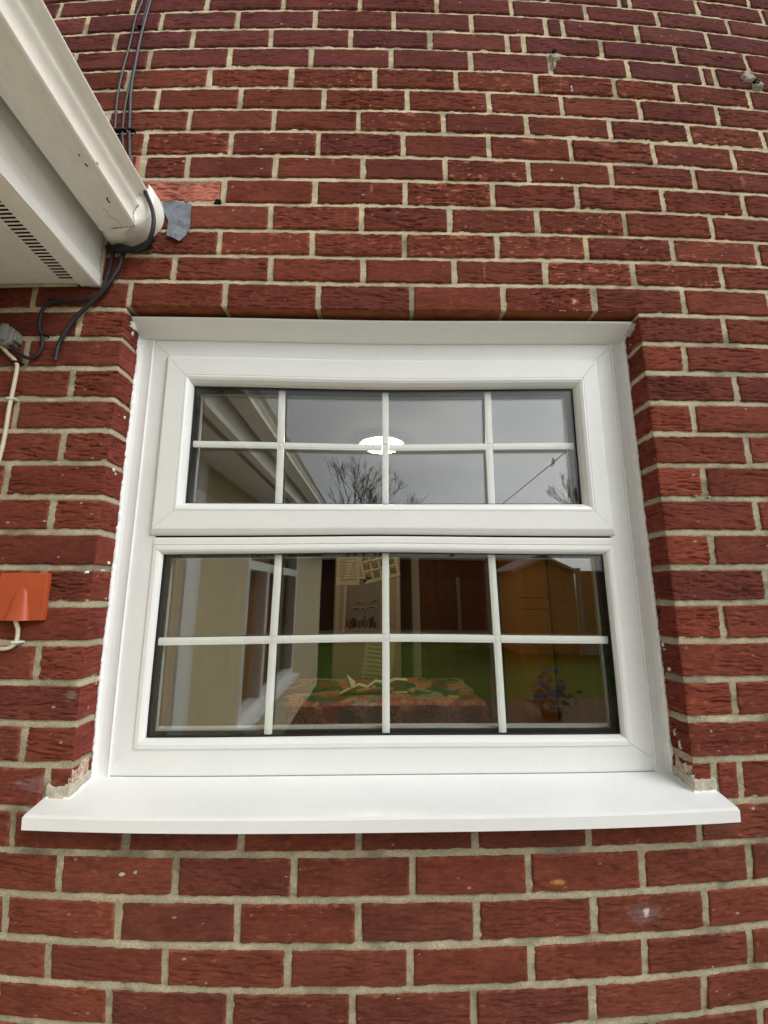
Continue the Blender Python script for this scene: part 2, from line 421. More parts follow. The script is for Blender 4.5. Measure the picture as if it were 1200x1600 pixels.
PAL = [(.182, .046, .029), (.172, .044, .029), (.188, .049, .030), (.166, .044, .029), (.176, .045, .028), (.184, .050, .032), (.150, .041, .029)]
def pick(c, xm):
    b = np.array(random.choice(PAL)) * random.uniform(.84, .98)
    rg = random.choice((.3, .5, .65, .8, .9, 1.0, 1.2)); ch = random.choice((0, .1, .15, .3, .6)) if c < 14 else random.choice((0, .1, .2))
    if c <= 3:
        b = b * np.array((.92, 1.0, 1.32)); rg *= .6; ch = .1
        if c == 2 and xm > 1.0: b = np.array((.16, .035, .03))
    if c >= 28: rg *= .75; b = b * np.array((.97, 1.05, 1.0))
    return b, rg, ch

wall = empty('brick_wall', (.4, 0, -3.15), 'dark red rough-faced brick house wall with buff mortar all round the white window', 'wall')
bricks = Sheet(); HB = .0049
SPECIAL = {}; LAYOUT = {}
for c in range(-4, 36):
    zt, zb = BEDS[c] - HB + random.uniform(-.0006, .0006), BEDS[c + 1] + HB + random.uniform(-.0006, .0006)
    P = sorted(PERPS[c])
    L = sorted(P + ([.0] if 14 <= c <= 27 else []))
    while L[0] > WX0 - .25: L.insert(0, L[0] - .2195 + random.uniform(-.002, .002))
    while L[-1] < WX1 + .25: L.append(L[-1] + .2195 + random.uniform(-.002, .002))
    if not 14 <= c <= 27:
        i = 0
        while i < len(L) - 1:
            if L[i + 1] - L[i] > .33: L.insert(i + 1, L[i] + (L[i + 1] - L[i]) / max(2, round((L[i + 1] - L[i]) / .22)))
            else: i += 1
    LAYOUT[c] = list(L) + ([-.602, -.592] if c == 8 else [])
    for a, b in zip(L[:-1], L[1:]):
        g0, g1 = random.uniform(.0042, .0056), random.uniform(.0042, .0056)
        x0, x1 = a + g0, b - g1; xm = (x0 + x1) / 2
        if x1 < WX0 or x0 > WX1: continue
        x0, x1 = max(x0, WX0), min(x1, WX1)
        if x1 - x0 < .012: continue
        base, rg, ch = pick(c, xm)
        if 14 <= c <= 27:
            if a < XR < b:                         # right jamb brick, wraps into the reveal
                if c % 2 == 1: base = np.array((.208, .051, .030)) * random.uniform(.92, 1.08); rg = 1.35
                else: rg = 1.05
                if c == 27: x1 = min(x1, .664)
                f = jamb(1, XR)
                # reveal half painted in a darker tone, its shade put into the colour
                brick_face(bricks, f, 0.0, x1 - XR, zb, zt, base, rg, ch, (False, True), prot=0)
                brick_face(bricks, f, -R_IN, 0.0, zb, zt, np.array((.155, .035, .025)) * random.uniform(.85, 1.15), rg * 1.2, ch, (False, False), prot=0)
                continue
            if a < XL < b:
                if c == 27: x0 = max(x0, -.6245)
                if c % 2 == 0: base = base * np.array((1.05, 1.05, 1.0)); rg = 1.25
                f = jamb(-1, XL)
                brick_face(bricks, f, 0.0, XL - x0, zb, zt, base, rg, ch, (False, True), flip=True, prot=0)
                brick_face(bricks, f, -R_IN, 0.0, zb, zt, np.array((.175, .040, .028)) * random.uniform(.9, 1.15), rg * .7, ch, (False, False), flip=True, prot=0)  # reveal tone lighter than the right jamb's: fall of light put into colour
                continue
            if XL < xm < XR: continue
            if x0 < XR < x1: x0 = XR
        if c == 9 and x1 < -.37 and x1 > -.40: SPECIAL['pink'] = (x0, x1, zb, zt); continue
        if c == 8 and x0 < -.60 < x1: SPECIAL['air'] = (x0, x1, zb, zt); x0 = -.585
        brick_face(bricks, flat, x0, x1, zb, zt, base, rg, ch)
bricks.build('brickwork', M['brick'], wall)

# soffit of the brick course over the opening
und = Sheet()
zu = BEDS[14] + HB
L13 = [-.578, -.356, -.137, .085, .303, .522, .742]
for a, b in zip(L13[:-1], L13[1:]):
    x0, x1 = max(a + .005, XL - .03), min(b - .005, XR + .03)
    nu, ny_ = int((x1 - x0) / .004), 22
    U, V = np.meshgrid(np.linspace(x0, x1, nu), np.linspace(.0015, .10, ny_), indexing='ij')
    s = random.randint(0, 999)
    Zb = zu - .0004 - .0014 * (fbm(U * 40, V * 90, s, 3) - .5) + np.where(V < .004, .002, 0) + .002 * sst(.006, 0, np.minimum(U - x0, x1 - U))
    col = np.ones(U.shape + (3,)) * np.array((.20, .062, .026)) * (1 + .7 * (fbm(U * 30, V * 60, s, 3)[..., None] - .5))
    und.grid(U, V, Zb, col)
und.build('brick_underside', M['brick'], wall)

# mortar: one height field behind the bricks, stepping round the jambs
mort = Sheet()
def mortar(path, u0, u1, z0, z1, flip=False, res=.0034, off=.0030):
    nu = int((u1 - u0) / res) + 2; nz = int((z1 - z0) / res) + 2
    U, Z = np.meshgrid(np.linspace(u0, u1, nu), np.linspace(z0, z1, nz), indexing='ij')
    x, y, nx, ny = path(U)
    h = -off + (fbm(x * 60 + 9, Z * 60, 5, 3) - .5) * .0032 + (fbm(x * 9, Z * 14, 6, 2) - .5) * .0016 + (vn(x * 330, Z * 330, 7) - .5) * .0007
    bz = np.array(sorted(BEDS.values())); d_ = Z[..., None] - bz; k_ = np.abs(d_).argmin(-1); t_ = np.take_along_axis(d_, k_[..., None], -1)[..., 0] / HB
    dj = np.abs(d_).min(-1)
    row = np.searchsorted(-bz[::-1], -Z) - 1 - 4
    for c_ in range(-4, 36):
        sel = row == c_
        if sel.any() and c_ in LAYOUT:
            px = np.array(LAYOUT[c_]); dx_ = np.abs(x[sel][:, None] - px[None]).min(-1); dj[sel] = np.minimum(dj[sel], dx_)
    h = h - .02 * sst(.0095, .0135, dj)
    h = h - .0018 * sst(.0, .9, t_) * (np.abs(t_) < 1.6) + .0008 * sst(-.1, -.8, t_) * (np.abs(t_) < 1.6)
    X = x + nx * h; Y = y + ny * h
    up = sst(-1.6, -.2, Z + .25 * (fbm(x * 3, Z * 3, 12, 2) - .5))[..., None]  # paler with height: brighter light at the top put into the mortar colour
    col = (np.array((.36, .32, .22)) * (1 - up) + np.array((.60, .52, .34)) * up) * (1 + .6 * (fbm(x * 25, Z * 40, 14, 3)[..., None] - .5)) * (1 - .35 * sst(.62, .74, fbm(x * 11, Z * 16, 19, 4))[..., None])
    if flip: X, Y, Z, col = X[::-1], Y[::-1], Z[::-1], col[::-1]
    mort.grid(X, Y, Z, col)
zh = BEDS[14] + .0065; zs = BEDS[28] - .001
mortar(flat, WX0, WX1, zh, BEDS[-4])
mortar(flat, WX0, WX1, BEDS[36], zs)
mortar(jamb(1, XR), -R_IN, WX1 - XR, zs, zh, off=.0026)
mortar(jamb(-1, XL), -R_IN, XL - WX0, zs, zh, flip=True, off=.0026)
# mortar seen from below between the bricks over the opening
U, V = np.meshgrid(np.linspace(XL - .02, XR + .02, 300), np.linspace(.004, .10, 24), indexing='ij')
mort.grid(U, V, zu + .0022 - .0015 * (fbm(U * 60, V * 60, 3, 2) - .5), np.ones(U.shape + (3,)) * np.array((.38, .33, .2)))
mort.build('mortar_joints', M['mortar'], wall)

# the core of the wall, with the opening, and the far reaches of the same wall in plain coursed brick
m = bpy.data.materials.new('coursed_brick'); m.use_nodes = True; n = m.node_tree.nodes; Lk = m.node_tree.links
g = n.new('ShaderNodeNewGeometry'); sp = n.new('ShaderNodeSeparateXYZ'); cb = n.new('ShaderNodeCombineXYZ'); bt = n.new('ShaderNodeTexBrick')
ad = n.new('ShaderNodeMath'); ad.operation = 'ADD'
Lk.new(g.outputs['Position'], sp.inputs[0]); Lk.new(sp.outputs['X'], ad.inputs[0]); Lk.new(sp.outputs['Y'], ad.inputs[1]); Lk.new(ad.outputs[0], cb.inputs['X']); Lk.new(sp.outputs['Z'], cb.inputs['Y']); Lk.new(cb.outputs[0], bt.inputs['Vector'])
bt.inputs['Scale'].default_value = 1; bt.inputs['Brick Width'].default_value = .22; bt.inputs['Row Height'].default_value = .0755; bt.inputs['Mortar Size'].default_value = .005
bt.inputs['Color1'].default_value = (.17, .036, .026, 1); bt.inputs['Color2'].default_value = (.12, .03, .025, 1); bt.inputs['Mortar'].default_value = (.40, .355, .245, 1)
Lk.new(bt.outputs['Color'], n['Principled BSDF'].inputs['Base Color']); n['Principled BSDF'].inputs['Roughness'].default_value = .9
M['coursed'] = m
ZT, ZB = BEDS[-4], BEDS[36]
g = Geo()
for x0, x1, z0, z1 in ((-4.6, WX0, -3.15, 3.2), (WX1, 5.2, -3.15, 3.2), (WX0, WX1, ZT, 3.2), (WX0, WX1, -3.15, ZB)):
    g.box(x0, x1, -.001, .30, z0, z1)
g.build('plain_brickwork', M['coursed'], wall)
g = Geo()
a0, a1, b0, b1 = -.603, .645, -2.118, -1.030
for x0, x1, z0, z1 in ((WX0, a0, ZB, ZT), (a1, WX1, ZB, ZT), (a0, a1, b1, ZT), (a0, a1, ZB, b0)): g.box(x0, x1, .012, .100, z0, z1)
a0, a1, b0, b1 = -.565, .607, -2.06, -1.075
for x0, x1, z0, z1 in ((WX0, a0, ZB, ZT), (a1, WX1, ZB, ZT), (a0, a1, b1, ZT), (a0, a1, ZB, b0)): g.box(x0, x1, .1005, .30, z0, z1)
g.build('inner_leaf', M['plaster'], wall)

# newer salmon brick let into the wall, deeply creased
x0, x1, zb, zt = SPECIAL['pink']
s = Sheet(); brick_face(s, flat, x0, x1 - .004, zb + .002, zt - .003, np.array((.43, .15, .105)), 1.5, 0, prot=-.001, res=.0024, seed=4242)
o = s.build('replacement_brick', M['brick'], wall); o['label'] = 'pale salmon replacement brick with deep creases'
# terracotta air brick, mostly behind the gutter
g = Geo()
x0, zb, zt = -.668, BEDS[9] + .006, BEDS[8] - .006
x1 = -.602
g.box(x0, x1, -.004, .02, zb, zt)
o = g.build('air_brick', M['terracotta'], wall, bevel=.0015); o['label'] = 'small pink terracotta air brick'
g = Geo(); nz = 10
for i in range(nz):
    for j in range(5):
        xx = x1 - .010 - j * .0125; zz = zb + .006 + i * (zt - zb - .012) / (nz - 1)
        g.box(xx - .0042, xx + .0042, -.0045, -.0015, zz - .0016, zz + .0016)
g.build('vent_hole', M['void'], o)

# blobs of mortar: patched fixing holes, smears, fillets at the ends of the sill
def blob(name, m_, cx, cz, rx, rz, hgt, seed, y0=-.001, parent=wall, n=34, power=1.0, reveal=None):
    t = np.linspace(-1, 1, n); A, B_ = np.meshgrid(t, t, indexing='ij')
    r = np.sqrt(A * A + B_ * B_); ang = np.arctan2(B_, A)
    edge = .72 + .28 * (fbm(np.cos(ang) * 2 + 7, np.sin(ang) * 2 + 3, seed, 3) - .5) * 2
    h = hgt * (1 - sst(edge - .22, edge, r)) ** power * (.55 + .9 * fbm(A * 3, B_ * 3, seed + 1, 3)) - .004 * sst(edge - .05, edge + .05, r)
    s_ = Sheet()
    if reveal is None: s_.grid(cx + A * rx, y0 - h + 0 * A, cz + B_ * rz)
    else: s_.grid(reveal[0] - reveal[1] * h, reveal[2] + A * rx, cz + B_ * rz)   # on a reveal face: (x, side, y centre)
    return s_.build(name, m_, parent)
blob('mortar_patch', M['patch'], .4937, -.2395, .021, .024, .007, 31)
blob('mortar_patch', M['patch'], .489, -.272, .008, .016, .005, 32)
blob('mortar_patch', M['patch'], 1.062, -.258, .030, .022, .009, 33)
blob('mortar_patch', M['patch'], 1.086, -.286, .022, .020, .009, 34)
Geo().tube([(.4925, -.0115, -.2285), (.4925, .02, -.2285)], .0072, 12).build('fixing_hole', M['void'], wall)
Geo().tube([(1.080, -.0125, -.281), (1.080, .02, -.281)], .0085, 12).build('fixing_hole', M['void'], wall)
g = Geo(); g.prism([(-.4010, -.7535), (-.3840, -.7535), (-.3850, -.7425), (-.3960, -.7415)], 'y', -.0004, .02)
g.build('gap_in_mortar', M['void'], wall)
# paint and filler splashes
SP = [(.5285, -.352, .0022, .008), (.5290, -.3635, .0045, .004)]
for i, (x, z, rx, rz) in enumerate(SP): blob('paint_splash', M['seal'], x, z, rx, rz, .0016, 50 + i, y0=-.0025, n=12)
for i, (x, z, r) in enumerate([(-.149, -1.657, .005), (-.596, -1.655, .006), (.86, -2.31, .011), (.852, -2.322, .006), (-.47, -2.212, .008), (-.445, -2.208, .006), (.70, -1.49, .004), (.73, -1.492, .004)]):
    if XL < x < XR and z > -2.1: continue
    blob('lime_mark', M['seal'] if i < 3 else M['patch'], x, z, r, r * .6, .0016, 80 + i, y0=-.0015, n=14)
def patch(name, m_, a0, a1, z0, z1, t, seed, place, lip=.0035, col=None):
    """flat smear of mortar with a ragged upper edge; place(a, h, z) -> point"""
    na, nz_ = max(8, int((a1 - a0) / .0015)), max(8, int((z1 - z0) / .0015))
    A, Z = np.meshgrid(np.linspace(a0, a1, na), np.linspace(z0, z1, nz_), indexing='ij')
    ed = z1 - .35 * (z1 - z0) * fbm(A * 60, A * 0, seed, 3)
    m0 = sst(ed + .0015, ed - .0015, Z) * sst(a0, a0 + .003, A + .002 * fbm(Z * 90, Z * 0, seed + 1)) * sst(a1, a1 - .003, A - .002 * fbm(Z * 90, Z * 0, seed + 2))
    H = m0 * (t + .0025 * (fbm(A * 70, Z * 70, seed + 3, 3) - .5)) - .005 * (1 - m0)
    X, Y = place(A, H)
    s_ = Sheet(); s_.grid(X, Y, Z); return s_.build(name, m_, wall)
M['pale_brick'] = mat('broken_brick', (.48, .35, .28), .9, .2, noise=[(90, .6, (1, 1, 1)), (260, .3, (1, 1, 1))], bump=[(200, .002, (1, 1, 1))])
for sx, X in ((-1, XL), (1, XR)):
    ins = lambda A, H, X=X, sx=sx: (X - sx * H, A)
    frn = lambda A, H, X=X, sx=sx: (X + sx * A, -H)
    patch('broken_brick', M['pale_brick'], .002, .050, -2.085, -2.018, .0012, 160 + sx, ins)
    patch('mortar_fillet', M['patch'], -.001, .060, -2.090, -2.046, .0034, 170 + sx, ins)
    patch('mortar_fillet', M['patch'], -.002, .047, -2.090, -2.054, .0036, 180 + sx, frn)
for i, (X, sx, yy, zz, ry, rz) in enumerate([(XR, 1, .050, -1.808, .006, .009), (XR, 1, .047, -1.818, .004, .004), (XR, 1, .038, -1.857, .008, .008), (XR, 1, .030, -2.005, .003, .016), (XR, 1, .042, -1.985, .003, .012),
                                            (XL, -1, .025, -1.076, .008, .007), (XL, -1, .033, -1.090, .004, .014), (XL, -1, .023, -1.430, .010, .008), (XL, -1, .030, -1.437, .005, .006), (XL, -1, .044, -1.633, .007, .007), (XL, -1, .030, -1.650, .005, .004), (XL, -1, .040, -1.300, .004, .008)]):
    blob('paint_splash', M['dusty_white'], 0, zz, ry * .62, rz * .7, .0018, 300 + i, reveal=(X - sx * .0008, sx, yy), n=16)

# ------------------------------------------------------------------ the window
win = empty('window', (.0207, .06, -2.068), 'white plastic window with a top opening sash over a fixed pane and white glazing bars in both', 'window')
def rect(x0, x1, z0, z1, i, y): return (x0 + i, x1 - i, z0 + i, z1 - i, y)
# outer frame
g = Geo()
O4 = (-.5795, .6210, -2.0675, -1.0560)
g.ring([(*O4, .130), (*O4, .0705), (-.5790, .6205, -2.0670, -1.0565, .0700), (-.5016, .5456, -2.0150, -1.1300, .0700), (-.5010, .5450, -2.0156, -1.1306, .0706), (-.5010, .5450, -2.0156, -1.1306, .130)], gap=.0004)
g.build('frame', M['upvc'], win, bevel=.0)
g = Geo()
g.prism([(.0770, -1.5620), (.0770, -1.5738), (.0690, -1.5742), (.0672, -1.5760), (.0668, -1.5800), (.0668, -1.5905), (.0690, -1.5915), (.130, -1.5915), (.130, -1.5620)], 'x', -.5008, .5448)
g.build('transom', M['upvc'], win, bevel=.0006)
# side trims between brick and frame
for sx, X, XF in ((-1, -.5800, -.5457), (1, .6217, .5870)):
    s_ = -sx
    pr = [(X, .0698), (X, .0630), (X + s_ * .003, .0622), (X + s_ * .0055, .0640), (X + s_ * .012, .0668), (X + s_ * .021, .0678), (X + s_ * .029, .0670), (X + s_ * .0315, .0655), (XF - s_ * .0008, .0658), (XF, .0690), (XF, .0699)]
    g = Geo(); g.prism(pr, 'z', -2.0690, -1.0600); g.build('side_trim', M['upvc'], win, bevel=.0005)
# sloping head trim under the brick
pr = [(.0696, -1.0835), (.0640, -1.0828), (.0580, -1.0795), (.0470, -1.0725), (.0340, -1.0640), (.0240, -1.0590), (.0215, -1.0570), (.0210, -1.0530), (.0230, -1.0515), (.0696, -1.0515)]
g = Geo(); g.prism(pr, 'x', -.5800, .6218); g.build('head_trim', M['upvc'], win, bevel=.0005)
# top-hung sash
sash = None
S4 = (-.5115, .5525, -1.5695, -1.1265)
loops = [(*S4, .074), (*S4, .0690), (-.5085, .5495, -1.5655, -1.1305, .0630), (-.5035, .5445, -1.5565, -1.1350, .0585), (-.5015, .5425, -1.5540, -1.1365, .0580),
         (-.4608, .5088, -1.5140, -1.1790, .0580), (-.4605, .5085, -1.5137, -1.1793, .0592), (-.4600, .5080, -1.5132, -1.1798, .0592), (-.4596, .5076, -1.5128, -1.1802, .0578),
         (-.4560, .5040, -1.5085, -1.1845, .0576), (-.4510, .4985, -1.5020, -1.1905, .0605), (-.4465, .4920, -1.4960, -1.1970, .0680), (-.4445, .4890, -1.4938, -1.1995, .0745), (-.4445, .4890, -1.4938, -1.1995, .0840), (*S4, .0840)]
g = Geo(); g.ring(loops, gap=.0004)
sash = g.build('opening_sash', M['upvc'], win)
Geo().box(-.500, .544, .0760, .0768, -1.5736, -1.5630).build('gap_shade_seal', M['black'], win)  # black back strip: shadow gap under the sash put into colour
# black ring standing in for the thin shadow gap between sash and frame
g = Geo(); Q = (-.5075, .5485, -1.5650, -1.1310)
g.ring([(*Q, .0742), (Q[0] + .03, Q[1] - .03, Q[2] + .03, Q[3] - .03, .0742), (Q[0] + .03, Q[1] - .03, Q[2] + .03, Q[3] - .03, .0900), (*Q, .0900)], gap=0)
g.build('gap_shade_seal', M['black'], win)
# glazing bead of the fixed light
B4 = (-.5020, .5460, -2.0168, -1.5912)
loops = [(*B4, .0740), (*B4, .0694), rect(*B4, .0005, .0688), rect(*B4, .0012, .0674), rect(*B4, .0025, .0668), rect(*B4, .0100, .0664), rect(*B4, .0150, .0685), rect(*B4, .0190, .0735), rect(*B4, .0205, .0780), rect(*B4, .0205, .0800), rect(*B4, .0, .0800)]
g = Geo(); g.ring(loops, gap=.0004); g.build('glazing_bead', M['upvc'], win)

def pane(open_, bars_x, bar_z, name_label):
    """sealed double-glazed unit: outer sheet, black spacer, bars between the sheets, inner sheet; parts of the window"""
    x0, x1, z0, z1 = open_
    k = Geo(); k.ring([rect(*open_, -.004, .0795), rect(*open_, -.004, .0785), rect(*open_, .0012, .0783), rect(*open_, .0022, .0788), rect(*open_, .0024, .0795)], gap=0)
    k.build('gasket', M['black'], win)
    gu = Geo().box(x0 - .010, x1 + .010, .0800, .0840, z0 - .010, z1 + .010).build('glass_pane', M['glass'], win)
    Geo().box(x0 - .010, x1 + .010, .1040, .1080, z0 - .010, z1 + .010).build('glass_pane', M['glass_coated'], win)
    Geo().ring([rect(*open_, -.009, .0842), rect(*open_, .0012, .0842), rect(*open_, .0012, .0958), rect(*open_, .0065, .0962), rect(*open_, .0065, .1038), rect(*open_, -.009, .1038)], gap=0).build('spacer_bar', M['black'], win)
    b = Geo(); w_ = .0082
    def prof(c): return [(c - w_, .0955), (c - w_, .0908), (c - w_ + .0008, .0900), (c - .0040, .0898), (c - .0036, .0890), (c + .0036, .0890), (c + .0040, .0898), (c + w_ - .0008, .0900), (c + w_, .0908), (c + w_, .0955)]
    bars = []
    xs = [x0] + list(bars_x) + [x1]
    for bx in bars_x:
        for a, c in ((z0 + .0015, bar_z - .0086), (bar_z + .0086, z1 - .0015)):
            Geo().prism(prof(bx), 'z', a, c).build('glazing_bar', M['bar'], win)
    for a, c in zip(xs[:-1], xs[1:]):
        a_ = a + (.0015 if a == x0 else .0086); c_ = c - (.0015 if c == x1 else .0086)
        Geo().prism([(p[1], p[0]) for p in prof(bar_z)], 'x', a_, c_).build('glazing_bar', M['bar'], win)
    for bx in bars_x:
        q = Geo(); q.box(bx - .0084, bx + .0084, .0905, .0955, bar_z - .0084, bar_z + .0084); q.box(bx - .0045, bx + .0045, .0893, .0905, bar_z - .0045, bar_z + .0045)
        q.tube([(bx, .0885, bar_z), (bx, .0893, bar_z)], .0016, 10)
        q.build('cross_joint', M['bar'], win, bevel=.0005)
    # room-side bead
    ib = Geo(); ib.ring([rect(*open_, -.008, .1300), rect(*open_, .0094, .1105), rect(*open_, .0094, .1082), rect(*open_, -.02, .1082), rect(*open_, -.02, .1300)], gap=0)
    ib.box(x0, x1, .1083, .1290, z0 - .01, z0 + .0088)
    ib.build('inner_bead', M['upvc'], win)
pane((-.4445, .4890, -1.4938, -1.1995), (-.2367, .0232, .2830), -1.3435, '')
pane((-.4815, .5255, -1.9963, -1.6117), (-.2303, .0229, .2756), -1.8030, '')
# outer sill with horns in front of the wall
SX0, SX1, IX0, IX1 = -.6287, .6685, -.5795, .6212
def sz(y): return -2.0680 - (.0700 - y) * .185 if y > -.05 else -2.0902 - (-.05 - y) * .5
prof = [(.0705, 0), (-.0010, 0)]
g = Geo()
def sill_piece(x0, x1, ys):
    top = [(y, sz(y)) for y in ys]
    bot = [(ys[-1], sz(ys[-1]) - .0205), (ys[-1] + .004, sz(ys[-1]) - .0215), (ys[-1] + .006, -2.1010), (ys[0], -2.1010)] if ys[-1] < -.04 else [(ys[-1], -2.1010), (ys[0], -2.1010)]
    g.prism(top + bot, 'x', x0, x1)
v = []; 
sill_piece(SX0, SX1, [-.0012, -.030, -.0500, -.0545, -.0562])
sill_piece(IX0, IX1, [.0696, .03, -.0011])
g.build('sill', M['upvc_sill'], win, bevel=.0)
# ragged white sealant down both sides and round the sill
def bead(path, r, seed, name='sealant_bead'):
    pts = []; rr = []
    P0 = []
    for a, b in zip(path[:-1], path[1:]):
        a, b = np.array(a), np.array(b); k = max(2, int(np.linalg.norm(b - a) / .003))
        for i in range(k): P0.append(a + (b - a) * i / k)
    P0.append(np.array(path[-1]))
    P0 = np.array(P0); t = np.arange(len(P0)) * 1.0
    wob = (vn(t * .45, t * 0, seed) - .5) * .0016 + (vn(t * .08, t * 0, seed + 1) - .5) * .0022
    rad = r * (.62 + .6 * vn(t * .38, t * 0, seed + 2) + .5 * sst(.78, .95, vn(t * .17, t * 0, seed + 3)))
    P0[:, 0] += wob; P0[:, 1] += wob * .5
    Geo().tube([tuple(p) for p in P0], [float(x) for x in rad], 9).build(name, M['seal'], win, smooth=True)
bead([(XL + .0006, .0625, -2.0680), (XL + .0006, .0625, -1.075)], .0042, 5)
bead([(XR - .0006, .0625, -2.0680), (XR - .0006, .0625, -1.075)], .0042, 25)
for X, xe, s in ((XL + .001, SX0 + .004, 45), (XR - .001, SX1 - .004, 65)):
    bead([(X, .062, sz(.062)), (X, .004, sz(.004) + .001), (X, -.001, sz(0)), (xe, -.001, sz(0))], .0034, s)
bead([(-.5795, .066, -2.0690), (-.5460, .068, -2.0685)], .0016, 90)
bead([(.5875, .068, -2.0685), (.6210, .066, -2.0690)], .0016, 92)
# grey strip standing in for the shadow line where frame meets sill
Geo().box(-.5440, .5860, .0685, .0700, -2.0684, -2.0673).build('joint_shade', M['grey_plastic'], win)
# smeared filler at the head corners
blob('head_sealant', M['seal'], 0, -1.066, .024, .016, .0035, 71, parent=win, reveal=(XL, -1, .040))
blob('head_sealant', M['patch'], 0, -1.066, .030, .020, .0060, 72, parent=win, reveal=(XR, 1, .036))

# ------------------------------------------------------------------ single-storey extension to the left, running out from the wall
XW = -.95                                          # its side wall
YE = -6.2                                          # its far end
ext = empty('extension', (-2.4, -3.1, -3.15), 'cream single-storey extension with white fascia and vented soffit, left of the window', 'extension')
M['render'] = mat('cream_render', (.56, .48, .31), .9, .2, noise=[(4, .06, (1, 1, 1)), (90, .05, (1, 1, 1))], bump=[(120, .002, (1, 1, 1))])
M['reflect_brown'] = mat('orange_brown_reflection', (.24, .085, .02), .5, .4, noise=[(3, .2, (1, 1, .25)), (24, .18, (6, 6, .3))])
M['fascia'] = mat('off_white_fascia', (.86, .86, .80), .4, .4, noise=[(5, .06, (1, .5, 1)), (60, .04, (1, .35, 1))])
M['roof'] = mat('grey_felt', (.16, .16, .165), .9, .2, noise=[(30, .15, (1, 1, 1))])
EW = (-4.00, -2.06, -2.60, -1.10)                  # window hole: y0,y1,z0,z1
g = Geo()
for y0, y1, z0, z1 in ((YE, EW[0], -3.15, -.9), (EW[1], -.0015, -3.15, -.9), (EW[0], EW[1], -3.15, EW[2]), (EW[0], EW[1], EW[3], -.9)): g.box(XW - .22, XW, y0, y1, z0, z1)
g.box(-3.9, XW - .22, YE, YE + .2, -3.15, -.9)
g.build('side_wall', M['render'], ext)
g = Geo(); g.prism([(-.62, -.80), (-.62, -.765), (-4.0, -.52), (-4.0, -.62)], 'y', YE - .15, -.002)
g.build('roof', M['roof'], ext)
# soffit boards with the slotted vent strip
sf = Geo(); sf.box(XW + .0, -.7365, YE - .1, -.004, -.985, -.972); sf.box(-.7365, -.6905, YE - .1, -.004, -.9865, -.972)
sf = sf.build('soffit', M['soffit'], ext, bevel=.0006)
g = Geo(); y = -.026
rs = random.Random(3)
while y > YE:
    g.box(-.7290 + rs.uniform(-.0008, .0008), -.6975, y - .0042, y, -.9870, -.9800)
    y -= .0094
g.build('vent_slots', M['void'], sf)
Geo().tube([(XW + .003, -.006, -.989), (-.70, -.006, -.989)], .004, 6).build('caulk_line', M['patch'], sf)
# fascia with its moulded lower edge
pr = [(-.672, -.770), (-.6560, -.770), (-.6560, -.9300), (-.6545, -.9330), (-.6545, -.9400), (-.6530, -.9430), (-.6530, -.9530), (-.6490, -.9600), (-.6478, -.9640), (-.6478, -.9900), (-.6510, -.9930), (-.6905, -.9930), (-.6905, -.9860), (-.672, -.9800)]
fa = Geo().prism(pr, 'y', YE - .12, -.006).build('fascia', M['fascia'], ext, bevel=.0008)
Geo().box(-.6480, -.6455, -.34, -.14, -.9925, -.9900).build('fascia_joint', M['fascia'], fa)
g = Geo(); g.box(-.6700, -.6462, -.0062, -.0015, -.9920, -.82); g.build('end_strip', M['patch'], fa)
# the extension's own white window, seen mirrored in the glass
ew = Geo()
y0, y1, z0, z1 = EW; f = .065
for a, b, c, d in ((y0, y0 + f, z0, z1), (y1 - f, y1, z0, z1), (y0 + f, y1 - f, z0, z0 + f), (y0 + f, y1 - f, z1 - f, z1), (y0 + f, y1 - f, -1.53, -1.46), (-2.70, -2.63, z0 + f, -1.53)):
    ew.box(XW - .07, XW + .006, a, b, c, d)
ewo = ew.build('window', M['upvc'], ext, bevel=.004)
Geo().box(XW - .05, XW - .044, y0 + f, y1 - f, z0 + f, z1 - f).build('pane', M['glass'], ewo)
Geo().box(XW - .03, XW + .085, y0 - .03, y1 + .03, z0 - .03, z0 + .001).build('sill', M['upvc'], ewo, bevel=.004)
Geo().box(XW - .20, XW - .16, y0, y1, z0, z1).build('reflection_sheet', M['reflect_brown'], ewo)  # orange-brown sheet: the reflection in this pane put into colour
# white corner post and downpipe boards on the render
g = Geo(); g.box(XW - .01, XW + .014, -1.20, -1.03, -3.13, -.986); g.build('cover_board', M['upvc'], ext, bevel=.003)

# gutter along the eaves
gut = empty('gutter', (-.585, -2.8, -.88), 'aged cream plastic ogee gutter along the extension eaves, its stop end against the bricks', 'gutter')
GP = [(-.6330, -.7800), (-.6330, -.8800), (-.6310, -.8840), (-.5660, -.8775), (-.5560, -.8775), (-.5515, -.8755), (-.5495, -.8715), (-.5510, -.8670), (-.5560, -.8580), (-.5585, -.8450), (-.5575, -.8350), (-.5535, -.8270), (-.5495, -.8225), (-.5485, -.8175), (-.5520, -.8125), (-.5560, -.8060), (-.5555, -.7980), (-.5500, -.7890), (-.5420, -.7855), (-.5360, -.7830), (-.5338, -.7790), (-.5350, -.7745), (-.5400, -.7725)]
inner = [(-.5445, -.7765), (-.5600, -.7980), (-.5620, -.8080), (-.5560, -.8200), (-.5640, -.8450), (-.5590, -.8600), (-.5600, -.8720), (-.6300, -.8790), (-.6300, -.7800)]
ch = Geo().prism(GP + inner, 'y', YE - .12, -.052).build('channel', M['old_upvc'], gut, smooth=True)
